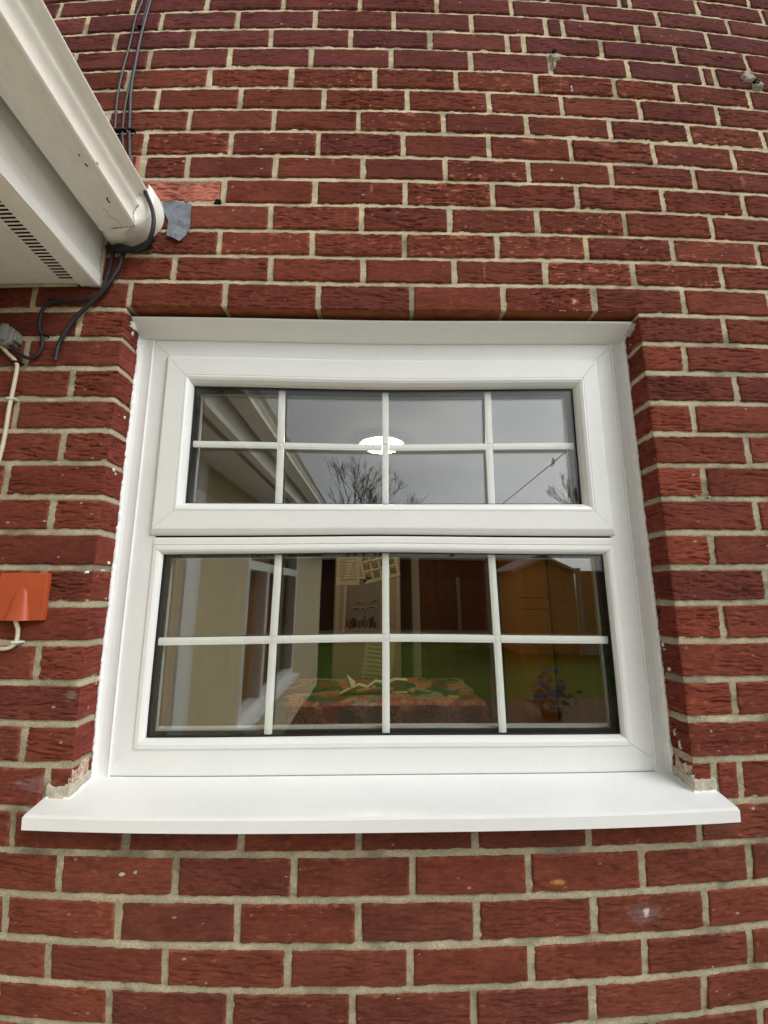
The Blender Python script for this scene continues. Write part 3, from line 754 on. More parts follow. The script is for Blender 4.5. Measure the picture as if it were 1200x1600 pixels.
# stop end: a swollen bracket of the same section reaching to the bricks
def resample(P, n):
    P = np.array(P); d = np.r_[0, np.cumsum(np.hypot(*np.diff(P, axis=0).T))]; t = np.linspace(0, d[-1], n)
    return np.stack([np.interp(t, d, P[:, 0]), np.interp(t, d, P[:, 1])], 1)
CAP = resample([(-.646, -.790), (-.648, -.868), (-.645, -.877), (-.622, -.885), (-.595, -.888), (-.566, -.878), (-.540, -.862), (-.522, -.842), (-.5135, -.820), (-.5125, -.795), (-.518, -.770), (-.528, -.750), (-.540, -.738)], 26)
GQ = resample(GP[1:-1], 26); cen = np.array((-.590, -.825))
def mixp(t, s_): return [tuple(p) for p in cen + ((1 - t) * GQ + t * CAP - cen) * s_]
L0 = mixp(0, 1.03); L1 = mixp(.08, 1.05)
v = []; f_ = []; n_ = 26
LOOPS = ((L0, -.058), (L1, -.0555), (mixp(.45, 1.02), -.052), (mixp(.8, .985), -.045), (mixp(.92, .97), -.032), (mixp(1, .965), -.016), (mixp(1, .955), -.003))
for loop, yy in LOOPS: v += [(x, yy, z) for x, z in loop]
for k in range(len(LOOPS) - 1):
    for i in range(n_ - 1): f_.append((k * n_ + i, k * n_ + i + 1, (k + 1) * n_ + i + 1, (k + 1) * n_ + i))
f_.append(tuple((len(LOOPS) - 1) * n_ + i for i in range(n_))); f_.append(tuple(range(n_)))
mesh('stop_end', v, f_, M['old_upvc'], gut, smooth=True, angle=60)
g = Geo()
rs = random.Random(5)
pts = [(x, -.0590, z - .0012) for x, z in L0[4:20:2]]
pts = [(x + rs.uniform(-.0006, .0006), y, z) for x, y, z in smooth_path(pts, 5)]
g.tube(pts, [rs.uniform(.0003, .0008) for _ in pts], 6); g.build('dirt_line', M['black'], gut)
# scuffs and a hairline crack near the joint
for pts, r in (([(-.5920, -.11, -.8802), (-.5880, -.098, -.8798), (-.5900, -.088, -.8800), (-.5800, -.078, -.8790), (-.5790, -.064, -.8789)], .0004), ([(-.5690, -.135, -.8781), (-.5720, -.128, -.8784), (-.5700, -.122, -.8782)], .0016), ([(-.5510, -.205, -.8680), (-.5525, -.198, -.8655)], .0018), ([(-.5680, -.212, -.8778), (-.5670, -.206, -.8778)], .0016), ([(-.5690, -.232, -.8779), (-.5685, -.228, -.8779)], .0013)):
    Geo().tube(smooth_path(pts, 3), r, 5).build('scuff_mark', M['black'], gut)

# lead flashing offcut
lead = empty('lead_flashing', (-.48, -.004, -.81), 'bent dull grey lead flashing flap on the bricks beside the gutter end', 'flashing')
poly = [(-.5275, -.7553), (-.4905, -.7562), (-.4548, -.7592), (-.4525, -.795), (-.4499, -.8297), (-.4600, -.8500), (-.4706, -.8713), (-.4870, -.8630), (-.5046, -.8535), (-.5043, -.8115), (-.5182, -.7836)]
n_ = len(poly); cx = sum(p[0] for p in poly) / n_; cz = sum(p[1] for p in poly) / n_
v = [(cx, -.0070, cz)]; f_ = []
for s_, yy in ((.5, -.0062), (1.0, -.0052)):
    for i, (x, z) in enumerate(poly): v.append((cx + (x - cx) * s_, yy - (.004 if z < -.85 else 0) * s_ - .0022 * math.sin(i * 2.1) * s_, cz + (z - cz) * s_))
for i in range(n_):
    j = (i + 1) % n_
    f_.append((0, 1 + i, 1 + j)); f_.append((1 + i, 1 + n_ + i, 1 + n_ + j, 1 + j))
base = len(v)
v += [(x, yy + .0018, z) for x, yy, z in v]
f_ += [tuple(base + k for k in reversed(q)) for q in f_[:]]
for i in range(n_):
    j = (i + 1) % n_; f_.append((1 + n_ + i, base + 1 + n_ + i, base + 1 + n_ + j, 1 + n_ + j))
mesh('sheet', v, f_, M['lead'], lead, smooth=True, angle=60)

# ------------------------------------------------------------------ cables on the wall
def cable(name, pts, r, m_, label, cat='cable', group=None, kids=()):
    lo = pts[len(pts) // 2]
    root = empty(name, lo, label, cat, group)
    Geo().tube(smooth_path(pts, 7), r, 10).build('sheath', m_, root, smooth=True)
    return root
def clip(parent, x, z, wd, m_, y=-.007, hgt=.0045, nail=True):
    g = Geo(); g.box(x - wd / 2, x + wd / 2, y - .0062, -.0015, z - hgt / 2, z + hgt / 2)
    if nail: g.tube([(x + wd / 2 + .002, y - .004, z), (x + wd / 2 + .002, .004, z)], .0022, 8)
    return g.build('clip', m_, parent, bevel=.0008)
Y1 = -.0065
ca = cable('cable', [(-.668, Y1, .30), (-.672, Y1, .12), (-.6765, Y1, -.0314), (-.6841, Y1, -.1005), (-.6835, Y1, -.1675), (-.6840, Y1, -.2444), (-.6871, Y1, -.3298), (-.6860, Y1, -.4116), (-.6759, Y1, -.5228), (-.6690, Y1, -.60), (-.662, Y1, -.70)], .0030, M['cable_grey'], 'leftmost of the grey cables clipped up the bricks above the gutter', group='grey cables running up the wall above the gutter')
cb_ = cable('cable', [(-.652, Y1, .30), (-.656, Y1, .12), (-.6593, Y1, -.0327), (-.6597, Y1, -.1022), (-.6572, Y1, -.2079), (-.6580, Y1, -.3193), (-.6600, Y1, -.3899), (-.6603, Y1, -.4466), (-.6541, Y1, -.5343), (-.6372, Y1, -.6284), (-.630, Y1, -.72)], .0028, M['cable_grey'], 'middle of the grey cables clipped up the bricks above the gutter', group='grey cables running up the wall above the gutter')
cc = cable('cable', [(-.642, -.010, .30), (-.646, -.010, .12), (-.6498, -.010, -.0334), (-.6520, -.010, -.1162), (-.6540, -.010, -.1952), (-.6536, -.009, -.2953), (-.6516, -.008, -.3902), (-.6433, -.007, -.4695), (-.6356, -.007, -.5348), (-.6200, -.008, -.6288), (-.6017, -.012, -.6988), (-.585, -.030, -.735)], .0036, M['cable_grey'], 'thicker rightmost grey cable passing in front of the gutter vent brick', group='grey cables running up the wall above the gutter')
clip(ca, -.6655, -.1474, .012, M['black']); clip(cb_, -.6560, -.531, .016, M['black']); clip(cc, -.6330, -.531, .014, M['black']); clip(ca, -.6740, -.531, .010, M['black'])
cw = cable('black_cable', [(-.620, -.014, -.655), (-.592, -.030, -.705), (-.5735, -.055, -.7238), (-.5493, -.0575, -.7607), (-.5290, -.060, -.800), (-.5130, -.060, -.838), (-.5080, -.058, -.872), (-.5160, -.050, -.900), (-.5400, -.035, -.9180), (-.5700, -.022, -.9100), (-.5920, -.016, -.9050), (-.6002, -.012, -.9246), (-.6047, -.012, -.9507), (-.6281, -.012, -1.002), (-.6598, -.012, -1.0438), (-.6910, -.012, -1.0849), (-.7101, -.011, -1.1254), (-.7183, -.010, -1.1493), (-.7179, -.012, -1.181)], .0048, M['cable'], 'black cable looped round the gutter end with its cut tail hanging on the bricks')
Geo().tube([(-.7179, -.012, -1.181), (-.7178, -.012, -1.1826)], .0030, 8).build('cut_end', M['grey_plastic'], cw)
cx_ = cable('black_cable', [(-.6150, -.012, -.890), (-.6237, -.010, -.9034), (-.6290, -.008, -.9559), (-.6380, -.008, -1.0022), (-.6540, -.008, -1.0258), (-.7089, -.008, -1.0322), (-.7530, -.008, -1.0350), (-.7714, -.008, -1.0567), (-.7715, -.008, -1.098), (-.7627, -.008, -1.1192), (-.7569, -.008, -1.1467), (-.7649, -.008, -1.1705), (-.7827, -.009, -1.1783), (-.8071, -.010, -1.1654), (-.8285, -.014, -1.1459), (-.8400, -.016, -1.135)], .0040, M['cable'], 'black cable bending under the soffit and looping into the small grey box')
clip(cx_, -.7627, -1.1192, .014, M['black']); clip(cx_, -.7530, -1.0300, .014, M['black'])
# black tubes standing in for the shadow under the gutter end
g = Geo()
for k, pts in enumerate(([(-.640, -.010, -.890), (-.610, -.020, -.905), (-.575, -.026, -.912), (-.545, -.030, -.905), (-.520, -.030, -.885)], [(-.632, -.014, -.897), (-.600, -.024, -.899), (-.560, -.018, -.905), (-.528, -.016, -.893)])):
    g.tube(smooth_path(pts, 5), .006 - .001 * k, 8)
g.build('cap_shade', M['black'], cw, smooth=True)
# cream cable and grey box at the left edge
wb = empty('junction_box', (-.85, -.01, -1.13), 'small grey plastic connector box on the bricks under the soffit', 'box')
Geo().prism([(-.880, -1.100), (-.8230, -1.1080), (-.8170, -1.1140), (-.8200, -1.1460), (-.8300, -1.1520), (-.880, -1.1450)], 'y', -.024, .001).build('case', M['grey_plastic'], wb, bevel=.002)
g = Geo(); g.box(-.8420, -.8280, -.030, -.023, -1.104, -1.143); g.box(-.8180, -.8120, -.020, .001, -1.118, -1.140); g.build('latch', M['grey_plastic'], wb, bevel=.001)
cwh = cable('cream_cable', [(-.856, -.018, -1.142), (-.8472, -.012, -1.1505), (-.834, -.008, -1.165), (-.8190, -.008, -1.178), (-.8085, -.008, -1.1907), (-.8055, -.008, -1.2095), (-.8062, -.008, -1.2559), (-.8074, -.008, -1.3014), (-.8065, -.008, -1.3607), (-.8090, -.008, -1.4043), (-.816, -.008, -1.4612), (-.832, -.008, -1.53), (-.870, -.008, -1.58), (-.952, -.008, -1.60)], .0042, M['cable_white'], 'cream cable dropping down the bricks from the small grey box')
clip(cwh, -.8110, -1.1875, .013, M['black']); clip(cwh, -.8078, -1.2757, .012, M['clip_white'])
pl = empty('cover_plate', (-.712, -.008, -1.705), 'faded orange-red square plastic cover plate with a hooded cable entry', 'cover plate')
Geo().prism([(-.7640, -1.6573), (-.6650, -1.6569), (-.6645, -1.7515), (-.7640, -1.7530)], 'y', -.0125, -.0006).build('plate', M['orange'], pl, bevel=.0018)
# hood: half-cone rising towards its open lower end
v = []; f_ = []; K = 12; rows = 9
for i in range(rows):
    t = i / (rows - 1); zc = -1.687 - t * .0645; wdt = .0075 + .0175 * t ** .8; hh = .003 + .012 * t
    if i == 0: wdt = .004; hh = .0008
    for k in range(K + 1):
        a = math.pi * k / K
        v.append((-.7140 - .0015 * t - wdt * math.cos(a), -.0124 - hh * math.sin(a), zc))
for i in range(rows - 1):
    for k in range(K): f_.append((i * (K + 1) + k, i * (K + 1) + k + 1, (i + 1) * (K + 1) + k + 1, (i + 1) * (K + 1) + k))
f_.append(tuple(range(K + 1))); f_.append(tuple((rows - 1) * (K + 1) + k for k in range(K + 1)))
mesh('hood', v, f_, M['orange'], pl, smooth=True, angle=50)
cw2 = cable('cream_cable', [(-.7165, -.018, -1.745), (-.7150, -.013, -1.7600), (-.7140, -.009, -1.7712), (-.7157, -.008, -1.7936), (-.7273, -.008, -1.8048), (-.7466, -.008, -1.8075), (-.7731, -.008, -1.8067), (-.86, -.008, -1.803), (-.945, -.008, -1.80)], .0040, M['cable_white'], 'cream cable curling left from beneath the orange-red cover plate')
clip(cw2, -.7162, -1.7940, .013, M['clip_white'])

# ------------------------------------------------------------------ room behind the glass
def struct(name, g, m_, **k): return g.build(name, m_, None, kind='structure', **k)
FZ, CZ = -3.05, -.78
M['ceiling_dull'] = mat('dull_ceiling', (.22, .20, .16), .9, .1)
M['laminate'] = mat('brown_laminate', (.10, .045, .02), .4, .4, noise=[(3, .25, (6, 1, 1))])
M['wall_olive'] = mat('dull_cream_wall', (.46, .36, .17), .85, .2, noise=[(6, .05, (1, 1, 1))])
struct('room_floor', Geo().box(-1.9, 2.6, .30, 4.5, FZ - .1, FZ), M['laminate'])
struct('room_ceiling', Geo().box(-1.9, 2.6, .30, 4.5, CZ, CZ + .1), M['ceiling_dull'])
g = Geo(); g.box(-2.0, -1.6, .30, 4.5, FZ, CZ); g.box(2.2, 2.6, .30, 4.5, FZ, CZ); g.box(-1.6, 2.2, 4.0, 4.5, FZ, CZ)
struct('room_walls', g, M['wall_olive'])
Geo().box(-.60, .64, .109, .34, -2.085, -2.060).build('window_board', M['ceiling'], win)
M['wood_red'] = mat('dark_red_brown_wood', (.10, .028, .010), .4, .4, noise=[(2.5, .3, (9, 9, .5)), (10, .2, (9, 9, .4))])
M['wood_dark'] = mat('dark_brown_wood', (.07, .032, .010), .5, .3, noise=[(2.5, .3, (9, 9, .5))])
M['wood_amber'] = mat('amber_wood', (.30, .135, .02), .45, .4, noise=[(2.5, .2, (9, 9, .5))])
M['wood_orange'] = mat('orange_pine', (.50, .19, .02), .45, .4, noise=[(2.5, .2, (9, 9, .5))])
M['fridge'] = mat('cream_enamel', (.34, .27, .19), .4, .4, noise=[(5, .04, (1, 1, 1))])
M['paper'] = mat('paper', (.52, .47, .34), .8, .2)
M['ink'] = mat('olive_print', (.16, .15, .06), .8, .2)
M['sketch'] = mat('grey_print', (.19, .17, .16), .8, .2, noise=[(30, .2, (1, 1, 1))])
M['pink_print'] = mat('pink_grey_print', (.36, .29, .27), .8, .2)
M['dark_print'] = mat('dark_print', (.03, .028, .03), .8, .2)
M['red_print'] = mat('red_print', (.30, .04, .03), .8, .2)
fr = empty('fridge', (-.07, 2.6, FZ), 'tall cream fridge with papers stuck on its door, behind the table', 'fridge')
Geo().box(-.325, .195, 2.42, 2.95, FZ + .02, -1.02).build('cabinet', M['fridge'], fr, bevel=.012)
Geo().box(-.322, .192, 2.37, 2.415, FZ + .08, -1.023).build('door', M['fridge'], fr, bevel=.010)
def sheet(name, x0, x1, z0, z1, rot, label, m_=M['paper']):
    r_ = empty(name, ((x0 + x1) / 2, 2.368, (z0 + z1) / 2), label, 'paper')
    cx, cz = (x0 + x1) / 2, (z0 + z1) / 2; ca_, sa = math.cos(rot), math.sin(rot)
    def T(px, pz, y): return (cx + (px - cx) * ca_ - (pz - cz) * sa, y, cz + (px - cx) * sa + (pz - cz) * ca_)
    v = [T(x0, z0, 2.3665), T(x1, z0, 2.3645), T(x1, z1, 2.3665), T(x0, z1, 2.3665)]
    v2 = [(a, b + .0012, c) for a, b, c in v]
    mesh('sheet', v + v2, [(0, 1, 2, 3), (7, 6, 5, 4), (0, 4, 5, 1), (1, 5, 6, 2), (2, 6, 7, 3), (3, 7, 4, 0)], m_, r_)
    def block(nm, a, b, c, d, mm, y=2.3630):
        v = [T(a, c, y), T(b, c, y), T(b, d, y), T(a, d, y)]; v2 = [(p, q + .001, r) for p, q, r in v]
        return v + v2
    def blocks(nm, items, mm, y=2.3630):
        g = Geo()
        for a, b, c, d in items: g.add(block(nm, a, b, c, d, mm, y), [(0, 1, 2, 3), (7, 6, 5, 4), (0, 4, 5, 1), (1, 5, 6, 2), (2, 6, 7, 3), (3, 7, 4, 0)])
        return g.build(nm, mm, r_)
    return r_, blocks
r_, bl = sheet('calendar_sheet', -.125, .165, -1.625, -1.35, .22, 'paper sheet printed with olive blocks, tilted at the top of the fridge door')
it = []
for i in range(4):
    for j in range(3): it.append((-.105 + i * .066, -.055 + i * .066, -1.600 + j * .075, -1.555 + j * .075))
bl('print', it, M['ink'])
bl('ruled_lines', [(-.11, .15, -1.548 + j * .075, -1.544 + j * .075) for j in range(3)], M['dark_print'], 2.3625)
r_, bl = sheet('notice_sheet', -.31, -.13, -1.66, -1.36, .0, 'pale lined notice at the top left of the fridge door')
bl('ruled_lines', [(-.285, -.15, -1.62 + i * .022, -1.617 + i * .022) for i in range(11)], M['sketch'])
r_, bl = sheet('poster', -.245, .035, -2.00, -1.60, -.02, 'grey picture of pale arches above dark figures, middle of the fridge door', M['sketch'])
bl('white_border', [(-.245, -.230, -2.0, -1.6), (-.23, .035, -1.615, -1.60)], M['paper'])
rr = random.Random(8)
bl('figures', [(x, x + rr.uniform(.008, .026), -1.975 + rr.uniform(0, .02), -1.93 + rr.uniform(0, .045)) for x in [-.22 + .019 * i for i in range(12)]], M['dark_print'])
bl('red_figures', [(-.205, -.193, -1.97, -1.90), (-.19, -.18, -1.98, -1.94)], M['red_print'], 2.362)
bl('ground_marks', [(-.22 + .03 * i, -.20 + .03 * i, -1.985, -1.972) for i in range(8)], M['pink_print'], 2.362)
g = Geo()
for cx, cz, rad, a0, a1 in ((-.155, -1.865, .05, .1, 3.0), (-.10, -1.85, .03, .2, 2.6), (-.03, -1.86, .055, .4, 3.0), (.0, -1.80, .04, 1.3, 3.1), (-.13, -1.80, .025, .2, 3.0)):
    p = [(cx + rad * math.cos(a0 + (a1 - a0) * k / 10), 2.362, cz + rad * .8 * math.sin(a0 + (a1 - a0) * k / 10)) for k in range(11)]; g.tube(p, .0035, 6)
g.build('arches', M['pink_print'], r_)
r_, bl = sheet('leaflet', -.09, .13, -2.36, -2.05, -.12, 'cream leaflet hanging low on the fridge door')
bl('ruled_lines', [(-.07, .09, -2.30 + i * .03, -2.297 + i * .03) for i in range(8)], M['sketch'])
r_, bl = sheet('small_note', .04, .09, -1.42, -1.37, .05, 'small note with a dark square, top right of the fridge door')
bl('square', [(.05, .078, -1.412, -1.382)], M['dark_print'])

tb = empty('table', (0, 1.97, FZ), 'table standing in front of the fridge, hidden under a painted cloth', 'table')
Geo().box(-.55, .56, 1.70, 2.26, -2.335, -2.309).build('table_top', M['wood_red'], tb, bevel=.004)
for x in (-.50, .51):
    for y in (1.75, 2.20): Geo().box(x - .025, x + .025, y - .025, y + .025, FZ, -2.335).build('leg', M['wood_red'], tb)
# the cloth: patches of paint-like colour
mm = bpy.data.materials.new('patchwork_cloth'); mm.use_nodes = True; n = mm.node_tree.nodes; Lk = mm.node_tree.links
geo = n.new('ShaderNodeNewGeometry'); nz1 = n.new('ShaderNodeTexNoise'); nz1.inputs['Scale'].default_value = 7; nz1.inputs['Detail'].default_value = 3
mx = n.new('ShaderNodeMixRGB'); mx.inputs[0].default_value = .12
vo = n.new('ShaderNodeTexVoronoi'); vo.inputs['Scale'].default_value = 11; vo.distance = 'CHEBYCHEV'
Lk.new(geo.outputs['Position'], nz1.inputs['Vector']); Lk.new(geo.outputs['Position'], mx.inputs[1]); Lk.new(nz1.outputs['Color'], mx.inputs[2]); Lk.new(mx.outputs[0], vo.inputs['Vector'])
sp = n.new('ShaderNodeSeparateXYZ'); Lk.new(vo.outputs['Color'], sp.inputs[0])
cr_ = n.new('ShaderNodeValToRGB'); cr_.color_ramp.interpolation = 'CONSTANT'
cols = [(.34, .12, .08), (.04, .10, .05), (.44, .30, .16), (.32, .05, .045), (.01, .08, .08), (.46, .20, .13), (.12, .16, .07), (.32, .24, .22), (.14, .03, .03), (.42, .16, .08)]
while len(cr_.color_ramp.elements) < len(cols): cr_.color_ramp.elements.new(.5)
for i, c_ in enumerate(cols): cr_.color_ramp.elements[i].position = i / len(cols); cr_.color_ramp.elements[i].color = (*c_, 1)
Lk.new(sp.outputs['X'], cr_.inputs[0])
nz2 = n.new('ShaderNodeTexNoise'); nz2.inputs['Scale'].default_value = 38; nz2.inputs['Detail'].default_value = 5; nz2.inputs['Distortion'].default_value = 1.8
Lk.new(geo.outputs['Position'], nz2.inputs['Vector'])
cr2 = n.new('ShaderNodeValToRGB'); cr2.color_ramp.elements[0].position = .38; cr2.color_ramp.elements[0].color = (.45, .45, .45, 1); cr2.color_ramp.elements[1].position = .62; cr2.color_ramp.elements[1].color = (1.6, 1.5, 1.4, 1)
Lk.new(nz2.outputs['Fac'], cr2.inputs[0])
mu = n.new('ShaderNodeMixRGB'); mu.blend_type = 'MULTIPLY'; mu.inputs[0].default_value = 1; Lk.new(cr_.outputs[0], mu.inputs[1]); Lk.new(cr2.outputs[0], mu.inputs[2])
Lk.new(mu.outputs[0], n['Principled BSDF'].inputs['Base Color']); n['Principled BSDF'].inputs['Roughness'].default_value = .55
NX, NY = 60, 46; X0, X1, YN, YF, DR = -.60, .61, 1.655, 2.30, .28
v = []; f_ = []
for i in range(NX + 1):
    for j in range(NY + 1):
        sx = -DR + (X1 - X0 + 2 * DR) * i / NX; sy = -DR + (YF - YN + DR) * j / NY
        ox = max(0, -sx, sx - (X1 - X0)); oy = max(0, -sy)
        x = X0 + min(max(sx, 0), X1 - X0); y = YN + max(sy, 0)
        d = max(ox, oy) if not (ox and oy) else math.hypot(ox, oy) * .9
        wv = .012 * math.sin(sx * 26) * min(1, d / .1)
        x += (-1 if sx < 0 else 1) * min(.02, ox) * (1 + .5 * math.sin(sy * 20)) if ox else 0
        y -= min(.02, oy) + wv if oy else 0
        z = -2.300 - d + .0015 * math.sin(sx * 17 + sy * 9)
        v.append((x, y, z))
for i in range(NX):
    for j in range(NY): a = i * (NY + 1) + j; f_.append((a, a + NY + 1, a + NY + 2, a + 1))
cl = mesh('tablecloth', v, f_, mm, None, smooth=True); tag(cl, 'patchwork cloth in rose, teal and green draped over the table', 'tablecloth')
sol = cl.modifiers.new('thick', 'SOLIDIFY'); sol.thickness = .002
# crumpled paper on the cloth
g = Geo()
nseg = 14
def strip3(pts, wd):
    for (a, b) in zip(pts[:-1], pts[1:]):
        a, b = Vector(a), Vector(b); sdv = Vector((0, wd, 0))
        g.add([a - sdv, b - sdv, b + sdv, a + sdv, a - sdv + Vector((0, 0, .002)), b - sdv + Vector((0, 0, .002)), b + sdv + Vector((0, 0, .002)), a + sdv + Vector((0, 0, .002))], [(0, 1, 2, 3), (4, 5, 6, 7), (0, 1, 5, 4), (1, 2, 6, 5), (2, 3, 7, 6), (3, 0, 4, 7)])
strip3([(-.215, 1.80, -2.292), (-.15, 1.81, -2.262), (-.10, 1.82, -2.245), (-.05, 1.83, -2.262), (.0, 1.84, -2.232), (.06, 1.85, -2.240), (.13, 1.86, -2.225), (.195, 1.87, -2.232)], .035)
g.add([(-.16, 1.83, -2.27), (-.180, 1.86, -2.195), (-.12, 1.85, -2.238), (-.14, 1.79, -2.262)], [(0, 1, 2), (0, 3, 1), (1, 3, 2), (0, 2, 3)])
g.add([(.10, 1.83, -2.296), (.195, 1.84, -2.298), (.190, 1.90, -2.225), (.12, 1.89, -2.235), (.11, 1.95, -2.296), (.19, 1.95, -2.296)], [(0, 1, 2, 3), (4, 3, 2, 5), (0, 3, 4), (1, 5, 2)])
pp_ = g.build('crumpled_paper', mat('cream_tissue', (.72, .66, .50), .8, .2), None, bevel=.001, angle=50); tag(pp_, 'crumpled cream paper lying open on the patchwork tablecloth', 'paper')

# ceiling lamp, lit
M['lamp'] = mat('lit_diffuser', (.9, .88, .8), .5, .3, emit=((1.0, .80, .52), 56.0))
M['chrome'] = mat('chrome_rim', (.7, .7, .7), .15, .5, metal=1.0)
lp = empty('ceiling_lamp', (.034, 1.55, CZ), 'round lit ceiling lamp glowing behind the top sash', 'lamp')
v = []; f_ = []; K = 40
for i in range(7):
    t = i / 6; r = .130 * math.cos(t * math.pi / 2 * .999); z = CZ - .028 - .034 * math.sin(t * math.pi / 2)
    for k in range(K): v.append((.034 + r * math.cos(2 * math.pi * k / K), 1.55 + r * math.sin(2 * math.pi * k / K), z))
for i in range(6):
    for k in range(K): q = (k + 1) % K; f_.append((i * K + k, i * K + q, (i + 1) * K + q, (i + 1) * K + k))
mesh('diffuser', v, f_, M['lamp'], lp, smooth=True)
g = Geo(); ring_ = [(.034 + .165 * math.cos(2 * math.pi * k / 40), 1.55 + .165 * math.sin(2 * math.pi * k / 40), CZ - .014) for k in range(41)]
g.tube(ring_, .003, 6, caps=False); g.build('rim', M['chrome'], lp, smooth=True)
Geo().tube([(.034, 1.55, CZ + .001), (.034, 1.55, CZ - .028)], .142, 40).build('base', M['ceiling'], lp)

# doors and cupboards at the back of the room
def door(name, x0, x1, y, m_, label, thick=.05, frame=None, panels=True):
    r_ = empty(name, ((x0 + x1) / 2, y, FZ), label, 'door' if 'door' in name else 'cupboard')
    Geo().box(x0, x1, y, y + thick, FZ + .01, -1.07).build('leaf', m_, r_, bevel=.004)
    if panels:
        g = Geo(); w_ = x1 - x0
        for a, b in ((FZ + .15, FZ + .85), (FZ + .98, -1.2)): g.box(x0 + .09, x1 - .09, y - .006, y + .002, a, b)
        g.build('panel', m_, r_, bevel=.005)
    if frame:
        g = Geo(); g.box(x0 - .075, x0 - .003, y - .02, y + .09, FZ, -.99); g.box(x1 + .003, x1 + .075, y - .02, y + .09, FZ, -.99); g.box(x0 - .003, x1 + .003, y - .02, y + .09, -1.062, -.99)
        g.build('door_frame', frame, r_, bevel=.004)
    g = Geo(); g.tube([(x0 + .06, y - .05, -2.05), (x0 + .17, y - .05, -2.05)], .009, 8); g.tube([(x0 + .06, y - .05, -2.05), (x0 + .06, y + .002, -2.05)], .009, 8)
    g.build('handle', M['chrome'], r_, smooth=True)
    return r_
door('room_door', .40, 1.16, 2.95, M['wood_red'], 'dark red-brown panelled door in a cream frame, right of the fridge', frame=M['ceiling'])
cu_ = door('cupboard', 1.12, 1.345, 2.45, M['wood_orange'], 'narrow orange pine cupboard at the right of the room', thick=.5, panels=False)
for zz in (-1.742, -1.829, -2.45): Geo().box(1.122, 1.343, 2.4485, 2.4515, zz - .003, zz + .003).build('drawer_gap', M['void'], cu_)

door('wardrobe', 1.36, 2.15, 2.47, M['wood_amber'], 'wide amber-brown wardrobe in the right corner of the room', thick=.5)
door('pantry_door', -1.12, -.26, 3.9, M['wood_dark'], 'dark brown wooden door in the back wall, left of the fridge', frame=M['wood_dark'])

# ------------------------------------------------------------------ garden, seen mirrored in the panes
M['lawn'] = mat('lawn', (.065, .105, .010), .95, .1, noise=[(.8, .15, (1, 1, 1)), (25, .3, (1, 1, 1))], bump=[(60, .02, (1, 1, 1))])
M['decking'] = mat('brown_decking', (.085, .05, .022), .8, .2, noise=[(3, .2, (.4, 6, 1))])
M['bounce_paving'] = mat('bounce_paving', (.50, .48, .43), .9, .2, noise=[(3, .12, (1, 1, 1)), (60, .15, (1, 1, 1))], bump=[(80, .003, (1, 1, 1))])  # pale ground out of view, kept bright to bounce light onto the eaves
M['fence'] = mat('brown_fence', (.12, .06, .03), .85, .2, noise=[(2.2, .25, (1, 1, 4)), (40, .15, (.3, .3, 3))])
M['fence_or'] = mat('orange_brown_fence', (.42, .23, .09), .8, .2, noise=[(2.2, .2, (1, 1, 4)), (40, .15, (.3, .3, 3))])
M['concrete'] = mat('concrete', (.36, .33, .28), .9, .2, noise=[(20, .12, (1, 1, 1))])
M['bark'] = mat('bark', (.24, .20, .17), .9, .2, noise=[(20, .3, (1, 1, .3))])
M['bark_red'] = mat('reddish_bark', (.20, .13, .10), .9, .2, noise=[(20, .3, (1, 1, .3))])
M['dark_brick'] = mat('dark_brown_brick', (.085, .035, .022), .9, .2, noise=[(3, .2, (1, 1, 5))])
g = Geo(); g.add([(-90, -130, -3.158), (90, -130, -3.158), (90, 8, -3.158), (-90, 8, -3.158)], [(0, 1, 2, 3)])
struct('ground', g, M['lawn'])
g = Geo()
for i in range(11):
    for j in range(5):
        x = XW + i * .452; y = -.004 - j * .602
        g.box(x, x + .444, y - .594, y, -3.150 - .006, -3.150 + .001 * ((i * 7 + j * 3) % 3))
struct('bounce_patio', g, M['bounce_paving'])
g = Geo()
for k in range(18): g.box(XW, 3.84, -3.02 - k * .122, -3.02 - k * .122 + .116, -3.150, -3.128)
struct('deck', g, M['decking'])
def fence(x0, y0, x1, y1, h, m_, label, pw=1.83, base=.25, name='fence'):
    d = math.hypot(x1 - x0, y1 - y0); ux, uy = (x1 - x0) / d, (y1 - y0) / d; nx, ny = -uy, ux
    r_ = empty(name, ((x0 + x1) / 2, (y0 + y1) / 2, -3.15), label, 'fence')
    n_ = max(1, round(d / pw)); st = d / n_
    def slab(g, a, b, t, za, zb, off=0):
        P = [(x0 + ux * a + nx * (off + s * t), y0 + uy * a + ny * (off + s * t)) for s in (-.5, .5)] + [(x0 + ux * b + nx * (off + s * t), y0 + uy * b + ny * (off + s * t)) for s in (.5, -.5)]
        v = [(p[0], p[1], za) for p in P] + [(p[0], p[1], zb) for p in P]
        g.add(v, [(0, 1, 2, 3), (7, 6, 5, 4), (0, 4, 5, 1), (1, 5, 6, 2), (2, 6, 7, 3), (3, 7, 4, 0)])
    for i in range(n_):
        g = Geo(); z = -3.15 + base; k = 0
        while z < -3.15 + h - .05:
            slab(g, i * st + .055, (i + 1) * st - .055, .014, z + .003, min(z + .098, -3.15 + h - .01), .012 * (k % 2)); z += .088; k += 1
        g.build('panel', m_, r_)
        g = Geo(); slab(g, i * st + .052, (i + 1) * st - .052, .05, -3.15, -3.15 + base); g.build('gravel_board', M['concrete'], r_)
    for i in range(n_ + 1):
        g = Geo(); slab(g, i * st - .05, i * st + .05, .11, -3.15, -3.15 + h + .06); g.build('post', M['concrete'], r_, bevel=.006)
    return r_
fence(-9, -12.6, 4.6, -12.6, 1.80, M['fence'], 'dark brown boarded fence across the far end of the lawn')
fence(4.98, -9.45, 10.6, -9.45, 1.98, M['fence_or'], 'orange-brown boarded fence running right from the gabled shed')
